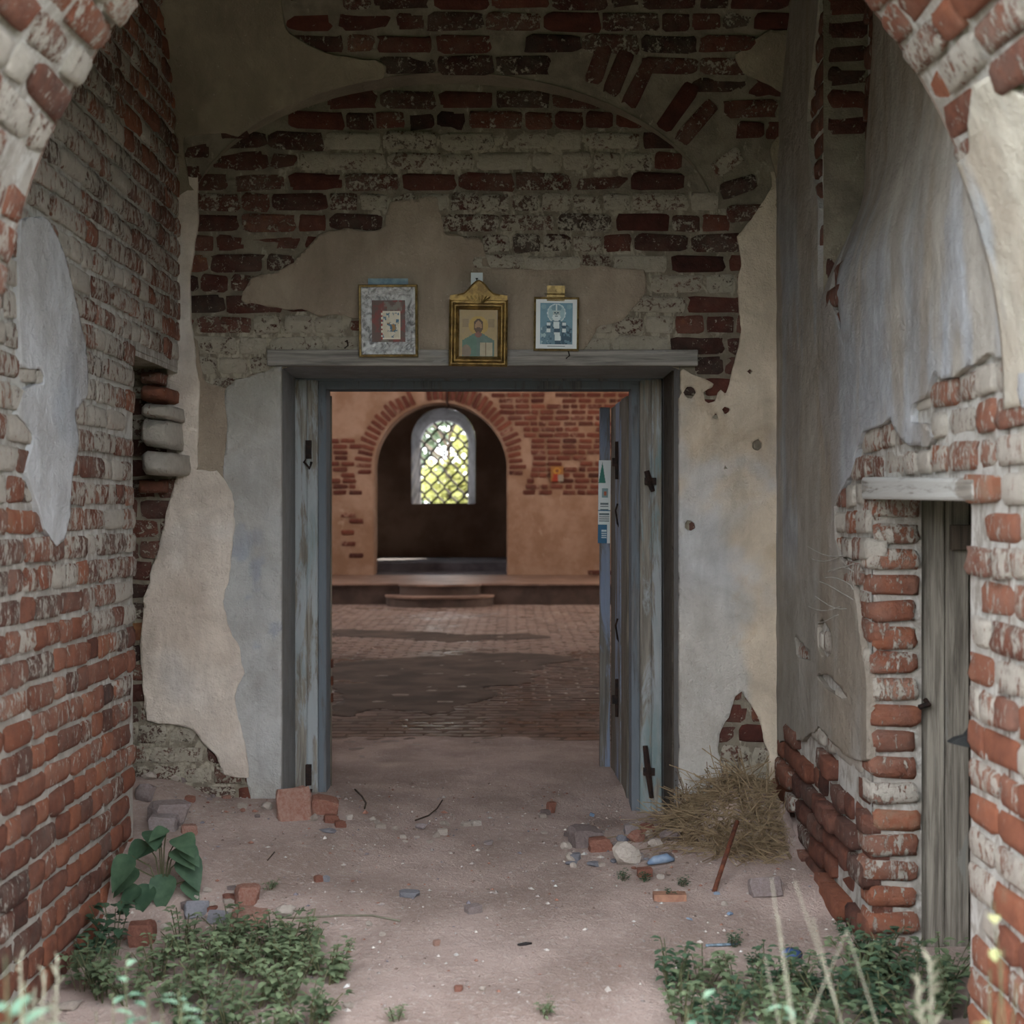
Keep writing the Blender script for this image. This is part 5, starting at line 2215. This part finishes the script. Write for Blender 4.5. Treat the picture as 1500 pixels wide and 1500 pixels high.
# smaller rubble, in three drifts
for k in range(20):
    x, y = R.uniform(828, 1000), R.uniform(1212, 1290)
    w = R.uniform(9, 22)
    mt = R.choice([M_STONE_PALE, M_STONE_GREY, M_STONE_BRICK, M_STONE_BLUE])
    rock(x, y, w, w * R.uniform(.4, .75), R.choice([B, ST]), mt, 'rubble_piece', 'small rubble piece in the drift at the right door post', 'rubble drift at the right door post', cat='rubble')
for k in range(16):
    x, y = R.uniform(268, 352), R.uniform(1300, 1362)
    w = R.uniform(8, 18)
    mt = R.choice([M_STONE_PALE, M_STONE_GREY, M_STONE_BRICK, M_STONE_PALE])
    rock(x, y, w, w * R.uniform(.35, .7), R.choice([B, ST]), mt, 'rubble_piece', 'small chip in the drift between the heart leaved plant and the weeds', 'chip drift by the left weeds', cat='rubble')
for k in range(18):
    x = R.uniform(492, 800)
    y = 1196 + R.uniform(0, 36) + 12 * math.sin((x - 490) / 90)
    w = R.uniform(7, 16)
    mt = R.choice([M_STONE_PALE, M_STONE_GREY, M_STONE_BRICK, M_STONE_PALE])
    rock(x, y, w, w * R.uniform(.35, .65), R.choice([B, ST]), mt, 'rubble_piece', 'small chip in the row along the door threshold', 'chips along the threshold', cat='rubble')
for k in range(14):
    x, y = R.uniform(262, 400), R.uniform(1136, 1200)
    w = R.uniform(7, 15)
    rock(x, y, w, w * R.uniform(.35, .65), R.choice([B, ST]), R.choice([M_STONE_PALE, M_STONE_GREY, M_STONE_BRICK]), 'rubble_piece', 'small chip on the soil below the cream plaster left of the door', 'chips below the cream plaster', cat='rubble')

# pebbles and chips nobody could count
pv_, pf_, pt_ = [], [], []
ico = [(0, 0, 1), (1, 0, 0), (0, 1, 0), (-1, 0, 0), (0, -1, 0), (0, 0, -.5)]
icf = [(0, 1, 2), (0, 2, 3), (0, 3, 4), (0, 4, 1), (5, 2, 1), (5, 3, 2), (5, 4, 3), (5, 1, 4)]
pal = [lincol(200, 192, 186), lincol(160, 150, 146), lincol(150, 104, 88), lincol(128, 124, 134), lincol(118, 100, 92), lincol(206, 204, 202)]
spots = []
for _ in range(6500):
    x = R.uniform(-1.72, 1.38)
    y = 3.9 + 4.3 * R.random() ** .8
    dens = .35
    dens += .6 * math.exp(-((x + .95) ** 2 + (y - 5.3) ** 2) / .25) + .6 * math.exp(-((x - .75) ** 2 + (y - 7.2) ** 2) / .2) + .5 * math.exp(-((x + 1.3) ** 2 + (y - 6.9) ** 2) / .2)
    dens += .4 * math.exp(-((x + .4) ** 2 / .4 + (y - 7.35) ** 2 / .03))
    if R.random() < dens:
        spots.append((x, y))
sp = np.array(spots)
zz = gz(sp[:, 0], sp[:, 1])
for (x, y), z in zip(spots, zz):
    if y > 7.2 and not (-1.0 < x < .65):
        continue
    s = min(.022, .0045 * math.exp(R.gauss(0, .55)))
    a = R.uniform(0, 6.28)
    sx, sy, sz = s * R.uniform(.7, 1.6), s * R.uniform(.6, 1.2), s * R.uniform(.4, .9)
    n0 = len(pv_)
    for q in ico:
        qx, qy = q[0] * sx, q[1] * sy
        pv_.append((x + qx * math.cos(a) - qy * math.sin(a), y + qx * math.sin(a) + qy * math.cos(a), z + q[2] * sz + .002))
    pf_ += [tuple(i + n0 for i in f) for f in icf]
    c = pal[R.choices(range(6), [3, 3, 2.2, 1.2, 2, 1])[0]] * R.uniform(.8, 1.15)
    pt_ += [c] * 6
o = mesh_obj('pebbles', pv_, pf_, M_PEBBLE, ground, False, {'tint': np.clip(np.array(pt_), 0, 1)})
o['kind'] = 'stuff'

# ------------------------------------------------------------------ litter, sticks, rod
def stick(name, label, pts, rad, mat, cat='stick', group=None, lifts=None):
    P = []
    for i, (x, y) in enumerate(pts):
        p = gpx(x, y)
        p.z += (lifts[i] if lifts else .006)
        P.append(p)
    base = P[0].copy()
    o = MB().tube([q - base for q in P], rad, 5).build(name, mat, None, True)
    o.location = base
    return tag(o, label, cat, group)


stick('straw', 'long dry straw lying on the path beside the white stone', [(404, 1346), (450, 1346), (500, 1343), (545, 1343), (586, 1351)], .0045, M_STRAW_PALE, 'straw')
stick('twig', 'thin dark twig curving up on the threshold soil', [(608, 1203), (628, 1197), (640, 1190), (648, 1180)], .004, M_BARK, 'twig', None, [.005, .01, .02, .03])
stick('twig', 'crooked dark twig beside the left door post', [(520, 1158), (530, 1168), (536, 1178), (534, 1186)], .005, M_BARK, 'twig')
stick('twig', 'thin straight twig on open soil below the threshold', [(392, 1262), (402, 1250)], .003, M_BARK, 'twig')
stick('pen', 'pale pen like tube lying on soil before the right weeds', [(1034, 1387), (1060, 1386), (1082, 1385)], [.006, .007, .004], plain('pen_plastic', S(120, 140, 156), S(70, 78, 84), 40, .4), 'litter')
stick('bark_scrap', 'black bark scrap on the middle of the path', [(758, 1386), (770, 1385), (779, 1384)], [.004, .01, .004], plain('black_scrap', S(44, 40, 40), S(30, 28, 30), 20), 'litter')
M_BLUEP = plain('blue_plastic', S(104, 124, 150), S(136, 150, 168), 16, .45)
p = gpx(968, 1268)
m = MB().tube([(-.06, 0, .01), (-.03, .01, .022), (.03, .02, .03), (.065, .03, .02)], [.008, .02, .022, .008], 8)
o = m.build('plastic_scrap', M_BLUEP, None, True)
o.location = p
tag(o, 'crumpled light blue plastic scrap beside the cream white boulder', 'litter')
p = gpx(1160, 1402)
m = MB()
bmx = bmesh.new()
bmesh.ops.create_uvsphere(bmx, u_segments=14, v_segments=8, radius=.036)
me = bpy.data.meshes.new('bottle_cap')
for v in bmx.verts:
    v.co.z *= .62
    v.co.x *= 1.15
bmx.to_mesh(me)
bmx.free()
me.materials.append(plain('dark_blue_glass', S(62, 84, 130), S(44, 58, 92), 14, .25))
me.polygons.foreach_set('use_smooth', [True] * len(me.polygons))
o = link(bpy.data.objects.new('glass_lump', me))
o.location = (p.x, p.y, p.z + .014)
tag(o, 'shiny dark blue glass lump half buried near the right weeds', 'litter')
for k, (x, y, s, lb) in enumerate(((1050, 1311, .014, 'bright blue scrap beside the leaning rusty rod'), (1069, 1341, .014, 'blue scrap under the pale pink brick slab'),
                                   (867, 1196, .026, 'faded blue scrap on the soil inside the right door post'), (1010, 1349, .014, 'blue scrap on soil below the wooden offcut'))):
    p = gpx(x, y)
    o = MB().prism([(-s, 0), (-s * .3, s * .5), (s * .9, s * .35), (s, 0), (.2 * s, -s * .1)], -s * .5, s * .5).build('blue_scrap', M_BLUEP)
    o.location = p + Vector((0, 0, .006))
    o.rotation_euler = (.3, 0, k * .7)
    tag(o, lb, 'litter')
p0, p1 = gpx(958, 1322), gpx(1006, 1324)
o = MB().bb(0, (p1 - p0).length, 0, .06, 0, .03).build('wood_offcut', plain('tan_offcut', S(160, 120, 100), S(136, 100, 84), 20))
o.location = p0 + Vector((0, 0, .002))
tag(o, 'flat tan wooden offcut on soil before the dry grass heap', 'offcut')
a = gpx(1046, 1306)
b = Vector(P3(1080, 1203, a.y + .25))
rod = MB().tube([(0, 0, 0), tuple((b - a) * .5), tuple(b - a)], .011, 6).build('rusty_rod', M_RUST, None, True)
rod.location = a
tag(rod, 'dark rusty rod leaning on the dry grass heap', 'rod')
c0 = Vector(P3(1008, 1238, 6.75))
c1 = Vector(P3(1080, 1206, 6.95))
o = MB().tube([(0, 0, 0), tuple(c1 - c0)], .009, 6).build('wooden_stick', plain('reddish_stick', S(140, 100, 76), S(110, 78, 60), 20), None, True)
o.location = c0
tag(o, 'reddish stick resting slantwise on the dry grass heap', 'stick')

# ------------------------------------------------------------------ dry grass heap
hv, hf = [], []
rr = random.Random(15)
hc = Vector((1.12, 6.75, 0))
for _ in range(3600):
    a = rr.uniform(0, 6.28)
    q = math.sqrt(rr.random()) * (1.0 if rr.random() < .8 else 1.45)
    x = hc.x + math.cos(a) * q * .30
    y = 6.75 + math.sin(a) * q * .34
    if x > XR - .14:
        x = XR - .14 - rr.random() * .15
    top = (.24 + .1 * float(fbm(np.array(x * 6), np.array(y * 6), 9))) * max(0, 1 - q ** 1.6) + .02
    z = float(gz(x, y)) + rr.random() ** .6 * top
    ln = rr.uniform(.08, .26)
    di = Vector((rr.gauss(0, 1), rr.gauss(-.2, .7), rr.gauss(-.1, .55))).normalized()
    bend = Vector((rr.gauss(0, .3), rr.gauss(0, .3), -abs(rr.gauss(0, .4))))
    w = rr.uniform(.0014, .003)
    side = di.cross(Vector((0, 1, .3))).normalized() * w
    pts = [Vector((x, y, z)) + di * ln * t_ + bend * ln * t_ * t_ * .6 for t_ in (0, .35, .7, 1)]
    for p_ in pts:
        p_.z = max(p_.z, float(z) - top - .01, -.1)
        p_.x = min(p_.x, XR - .1)
        p_.y = min(p_.y, D - .05)
    n0 = len(hv)
    for p_ in pts:
        hv += [tuple(p_ - side), tuple(p_ + side), tuple(p_ + Vector((0, -w, w)))]
    for k in range(3):
        b0 = n0 + k * 3
        hf += [(b0, b0 + 1, b0 + 4, b0 + 3), (b0 + 1, b0 + 2, b0 + 5, b0 + 4), (b0 + 2, b0, b0 + 3, b0 + 5)]
o = mesh_obj('dry_grass_heap', hv, hf, M_STRAW)
tag(o, 'tangled brown dry grass heap between the doorway and the right wall', 'hay', kind='stuff')
# a mound of soil that carries the heap
mv, mf = [], []
nA, nR = 24, 6
for i in range(nR + 1):
    for k in range(nA):
        a = 2 * math.pi * k / nA
        q = i / nR
        x, y = hc.x + math.cos(a) * q * .3, 6.75 + math.sin(a) * q * .3
        x = min(x, XR - .02)
        mv.append((x, y, float(gz(x, y)) + .2 * (1 - q * q) - .01))
for i in range(nR):
    for k in range(nA):
        mf.append((i * nA + k, i * nA + (k + 1) % nA, (i + 1) * nA + (k + 1) % nA, (i + 1) * nA + k))
mesh_obj('soil_mound', mv, mf, M_SOIL, ground, True)

# ------------------------------------------------------------------ plants
def leaf_shape(mb, base, di, up, ln, wd, fold=.18, droop=.25, kind='oval'):
    """one leaf with a folded midrib; 8 triangles"""
    di = di.normalized()
    side = di.cross(up).normalized()
    n = side.cross(di).normalized()
    prof = {'oval': [(0, 0), (.3, .8), (.65, .85), (1, 0)], 'heart': [(0, .25), (.12, .95), (.5, .8), (1, 0)], 'lance': [(0, 0), (.3, .6), (.6, .45), (1, 0)]}[kind]
    mid, L, Rr = [], [], []
    for t_, w in prof:
        c = base + di * ln * t_ - n * ln * droop * t_ * t_
        mid.append(c - n * 0)
        L.append(c + side * wd * .5 * w + n * wd * fold * w)
        Rr.append(c - side * wd * .5 * w + n * wd * fold * w)
    v = mid + L + Rr
    f = []
    for i in range(3):
        f += [(i, i + 1, i + 5, i + 4), (i + 1, i, i + 8, i + 9)]
    mb.add(v, f)


def weed_mesh(seed, stems=9, h=.16, leaf=.035, kind='oval', spread=.12, per=9):
    rr = random.Random(seed)
    fo, st = MB(), MB()
    for s in range(stems):
        a = rr.uniform(0, 6.28)
        out = rr.uniform(.3, 1) * spread
        hh = h * rr.uniform(.5, 1.1)
        p0 = Vector((math.cos(a) * .02, math.sin(a) * .02, -.02))
        p2 = Vector((math.cos(a) * out, math.sin(a) * out, hh))
        p1 = (p0 + p2) * .5 + Vector((0, 0, hh * .2))
        pts = []
        for i in range(6):
            t_ = i / 5
            pts.append(p0 * (1 - t_) ** 2 + p1 * 2 * t_ * (1 - t_) + p2 * t_ * t_)
        st.tube(pts, .0022, 4)
        for k in range(per):
            t_ = rr.uniform(.25, 1)
            p = p0 * (1 - t_) ** 2 + p1 * 2 * t_ * (1 - t_) + p2 * t_ * t_
            aa = rr.uniform(0, 6.28)
            di = Vector((math.cos(aa), math.sin(aa), rr.uniform(-.15, .5)))
            ln = leaf * rr.uniform(.6, 1.3)
            leaf_shape(fo, p + di * ln * .3, di, Vector((0, 0, 1)), ln, ln * (.75 if kind != 'lance' else .35), kind=kind)
    return fo, st


WEEDS = [weed_mesh(i, 10, .17, .036, 'oval', .15, 11) for i in range(5)] + [weed_mesh(20 + i, 8, .12, .03, 'oval', .1, 8) for i in range(3)]
_wm = {}


def weed(x, y, k, sc, mat, label, group, name='weed_clump'):
    p = gpx(x, y)
    key = (k, mat.name)
    if key not in _wm:
        fo, st = WEEDS[k]
        a = bpy.data.meshes.new('foliage')
        a.from_pydata(fo.v, [], fo.f)
        a.materials.append(mat)
        a.polygons.foreach_set('use_smooth', [True] * len(a.polygons))
        b = bpy.data.meshes.new('stems')
        b.from_pydata(st.v, [], st.f)
        b.materials.append(M_STEM)
        _wm[key] = (a, b)
    r = empty(name, p)
    r.rotation_euler = (0, 0, R.uniform(0, 6.28))
    r.scale = (sc, sc, sc * R.uniform(.8, 1.1))
    o = link(bpy.data.objects.new('foliage', _wm[key][0]), r)
    o['kind'] = 'stuff'
    link(bpy.data.objects.new('stems', _wm[key][1]), r)
    return tag(r, label, 'weed', group)


PATCH = [(270, 1400), (340, 1385), (400, 1395), (450, 1400), (230, 1440), (290, 1440), (350, 1430), (400, 1440), (450, 1432), (480, 1440), (250, 1480), (310, 1475), (370, 1478), (420, 1470),
         (270, 1520), (340, 1520), (400, 1530), (450, 1505), (190, 1470), (150, 1465), (120, 1450), (320, 1410), (375, 1412), (420, 1418)]
for i, (x, y) in enumerate(PATCH):
    weed(x, y, i % 5, .92, M_LEAF_WEED, 'low small leaved weed in the dense patch by the left brick wall', 'weed patch by the left wall')
for x, y, k, sc, lb in ((446, 1390, 5, .7, 'small weed standing apart at the edge of the left patch'), (395, 1302, 6, .45, 'tiny weed alone on open soil above the white stone'), (500, 1432, 7, .5, 'tiny weed rosette on the path right of the left patch'),
                        (580, 1495, 5, .45, 'small weed low on the path between the two weed beds'), (795, 1490, 6, .5, 'small weed low on the path near the right weed bed'), (470, 1495, 5, .7, 'weed tuft at the near edge of the left patch')):
    weed(x, y, k, sc, M_LEAF_WEED, lb, None)
for x, y in ((945, 1352 - 60), (1000, 1298), (912, 1290), (985, 1316)):
    weed(x, y, 5 + R.randrange(3), .42, M_LEAF_DARK, 'small dark weed tuft among rubble at the right door post', 'dark tufts at the right post')
# pointed leaved plant against the left wall
WEEDS.append(weed_mesh(60, 9, .26, .06, 'lance', .16, 9))
WEEDS.append(weed_mesh(61, 7, .22, .055, 'heart', .13, 8))
weed(165, 1400, len(WEEDS) - 1, .95, M_LEAF_DARK, 'pointed leaved dark weed against the foot of the left brick wall', None, 'leafy_weed')
weed(130, 1412, len(WEEDS) - 1, .7, M_LEAF_DARK, 'smaller pointed leaved weed nearer the mouth along the left brick wall', None, 'leafy_weed')

# heart leaved plant: every leaf its own part
hp = gpx(238, 1312)
heart = empty('heart_leaved_plant', hp)
tag(heart, 'dark green plant with large heart shaped leaves against the left brick wall', 'plant')
m = MB()
sd = hp.y / F
LEAVES = [(-38, -55, 44, 230), (-8, -88, 40, 80), (30, -82, 40, 60), (-35, -30, 40, 200), (5, -22, 44, 265), (32, -48, 44, 320), (-15, -8, 38, 240), (35, -12, 30, 330), (-2, -70, 34, 150), (22, -62, 36, 20), (-30, -5, 34, 190), (14, -95, 26, 120),
          (-22, -72, 34, 210), (38, -68, 30, 350)]
for dx, dy, sz, an in LEAVES:
    tip = Vector((dx * sd, -R.uniform(0, .1), -dy * sd + .03))
    m.tube([(0, 0, -.02), (tip.x * .4, tip.y * .4, tip.z * .7), tuple(tip)], .003, 5)
    lf = MB()
    a = math.radians(an)
    di = Vector((math.cos(a) * .8, -.55, -.45 + .4 * math.sin(a)))
    leaf_shape(lf, tip, di, Vector((0, -.5, 1)), sz * sd * 1.25, sz * sd * 1.1, .12, .3, 'heart')
    o = lf.build('leaf', M_LEAF_DARK, heart, True)
    sb = o.modifiers.new('s', 'SUBSURF')
    sb.levels = sb.render_levels = 1
m.build('stems', M_STEM, heart)

# right bed of weeds
RB = [(985, 1455), (1030, 1450), (1080, 1462), (1120, 1452), (1170, 1460), (1000, 1500), (1060, 1505), (1110, 1500), (1160, 1500), (1215, 1480), (1255, 1470), (1310, 1440), (1340, 1470), (1380, 1450),
      (1400, 1490), (1290, 1500), (1345, 1520), (1220, 1530), (1280, 1420), (1262, 1445), (1140, 1540), (1040, 1545)]
for i, (x, y) in enumerate(RB):
    weed(x, y, i % 5, .9 if x < 1200 else 1.05, M_LEAF_WEED if i % 3 else M_LEAF_DARK, 'grey green weed in the bed before the side doorway', 'weed bed by the side doorway')
for x, y, sc in ((1262, 1398, .8), (1240, 1366, .6), (1290, 1440, .7), (1075, 1385, .5), (1110, 1415, .6)):
    weed(x, y, 5 + R.randrange(3), sc, M_LEAF_DARK, 'dark weed tuft at the foot of the side doorway jamb', 'dark tufts at the side doorway')


# foreground plants outside the arch, soft in the picture
def stalk_plant(name, label, root, tips, mat, rad, cat='grass', leaves=None, group=None, heads=None):
    r = empty(name, root)
    for tp in tips:
        t_ = Vector(tp) - Vector(root)
        mid = t_ * .5 + Vector((R.uniform(-.03, .03), R.uniform(-.03, .03), .03))
        o = MB().tube([(0, 0, -.02), tuple(mid), tuple(t_)], [rad, rad * .8, rad * .35], 5).build('stalk', mat, r, True)
        if heads:
            hm = MB()
            for k in range(14):
                q = t_ - t_.normalized() * k * .012
                dv = Vector((R.gauss(0, .5), R.gauss(0, .5), 1.0))
                leaf_shape(hm, q, dv, Vector((0, 1, .2)), heads, heads * .4, kind='lance')
            hm.build('seed_head', mat, r)
    if leaves:
        for k in range(leaves[0]):
            tp = Vector(R.choice(tips)) - Vector(root)
            q = tp * R.uniform(.45, 1)
            lf = MB()
            a = R.uniform(0, 6.28)
            leaf_shape(lf, q, Vector((math.cos(a), math.sin(a) * .6, R.uniform(-.2, .6))), Vector((0, 0, 1)), leaves[1] * R.uniform(.7, 1.2), leaves[1] * .5, kind=leaves[2])
            lf.build('leaf', leaves[3], r, True)
    return tag(r, label, cat, group)


def gnd(x, d):
    X = (x - 750) * d / F
    return (X, d, float(gz(X, d)))


d1 = 2.7
stalk_plant('grass_stalks', 'pale straw grass stalks before the right weed bed', gnd(1215, d1), [P3(1130, 1285, d1), P3(1140, 1340, d1), P3(1120, 1400, d1)], M_STRAW_PALE, .0026)
stalk_plant('grass_stalks', 'second pale grass tuft close to the side doorway weeds', gnd(1420, d1), [P3(1164, 1290, d1), P3(1240, 1362, d1), P3(1190, 1345, d1)], M_STRAW_PALE, .0026)
stalk_plant('grass_stalks', 'low arching pale grass blades at the mouth of the arch', gnd(960, 2.6), [P3(1240, 1365, 2.6), P3(1275, 1440, 2.6), P3(1200, 1462, 2.6)], M_STRAW_PALE, .0026)
stalk_plant('grass_stalks', 'dry grass with pale drooping seed head before the side door', gnd(1400, 2.5), [P3(1362, 1410, 2.5), P3(1345, 1440, 2.5)], M_STRAW_PALE, .004, heads=.035)
stalk_plant('yellow_leaved_plant', 'pale yellow leaved plant in front of the right arch jamb', gnd(1475, 2.5), [P3(1455, 1320, 2.5), P3(1470, 1390, 2.5), P3(1450, 1420, 2.5), P3(1490, 1440, 2.5)], M_STEM, .003, 'plant', (24, .05, 'oval', M_LEAF_OLIVE))
stalk_plant('blue_green_plant', 'pale blue green plant at the left mouth of the arch', gnd(8, 2.0), [P3(8, 1400, 2.0), P3(35, 1440, 2.0), P3(-25, 1420, 2.0), P3(15, 1470, 2.0), P3(60, 1490, 2.0)], M_STEM, .003, 'plant', (40, .055, 'oval', M_LEAF_PALE))
stalk_plant('blue_green_plant', 'pale blue green weed rising over the left weed patch', gnd(200, 2.9), [P3(185, 1400, 2.9), P3(215, 1445, 2.9), P3(270, 1460, 2.9), P3(165, 1455, 2.9), P3(140, 1480, 2.9)], M_STEM, .003, 'plant', (44, .042, 'oval', M_LEAF_PALE))
stalk_plant('blue_green_plant', 'pale blue green sprig in the near edge of the left weeds', gnd(270, 2.8), [P3(262, 1450, 2.8), P3(300, 1465, 2.8), P3(235, 1470, 2.8)], M_STEM, .003, 'plant', (30, .045, 'lance', M_LEAF_PALE))
stalk_plant('grass_stalks', 'cream dry grass beside the left wall at the arch mouth', gnd(70, 2.5), [P3(30, 1405, 2.5), P3(66, 1425, 2.5), P3(84, 1412, 2.5), P3(50, 1460, 2.5), P3(78, 1470, 2.5)], M_STRAW_PALE, .004, heads=.022)
stalk_plant('blue_green_plant', 'pale blue green weed low before the right weed bed', gnd(1030, 2.9), [P3(1030, 1440, 2.9), P3(1005, 1475, 2.9), P3(1090, 1465, 2.9), P3(1150, 1470, 2.9)], M_STEM, .003, 'plant', (36, .042, 'oval', M_LEAF_PALE))

# ------------------------------------------------------------------ scratches in the right plaster, dry weeds by the door
for k in range(9):
    x0, y0 = 1172 + R.uniform(0, 50), 800 + k * 12 + R.uniform(-6, 6)
    n_ = 6
    pts = []
    ln = R.uniform(25, 70)
    for i in range(n_):
        x = min(1258, x0 + ln * i / (n_ - 1))
        y = y0 + 10 * math.sin(i * .5 + k) + i * 1.5
        d = F * XR / (x - 750)
        pts.append((XR - .0225, d, CZ + (750 - y) * d / F))
    o = MB().tube(pts, .0022, 4).build('scratch', M_SCRATCH, wall_right)
for k, (x, y, lb) in enumerate(((1035, 1200, 'dry brown seeding weed against the plaster right of the door'), (1005, 1215, 'smaller dry brown weed at the right door reveal'), (1065, 1195, 'dry brown weed behind the dry grass heap'))):
    p = Vector(((x - 750) * 6.98 / F, 6.98, 0))
    p.z = float(gz(p.x, p.y))
    r = empty('dry_weed', p)
    rr = random.Random(70 + k)
    st, hd = MB(), MB()
    for _ in range(7):
        a, o_, h_ = rr.uniform(0, 6.28), rr.uniform(.02, .1), rr.uniform(.14, .3)
        tip = Vector((math.cos(a) * o_, -abs(math.sin(a)) * o_ * .6, h_))
        st.tube([(0, 0, -.02), tuple(tip * .5 + Vector((.01, 0, .02))), tuple(tip)], .0018, 4)
        for q in range(7):
            c = tip * rr.uniform(.55, 1) + Vector((rr.gauss(0, .012), rr.gauss(0, .008), rr.gauss(0, .012)))
            leaf_shape(hd, c, Vector((rr.gauss(0, 1), rr.gauss(0, 1), rr.gauss(0, 1))), Vector((0, .3, 1)), .018, .012)
    st.build('stems', M_DRYSTEM, r)
    o = hd.build('seed_heads', M_DRYSTEM, r)
    tag(r, lb, 'weed')
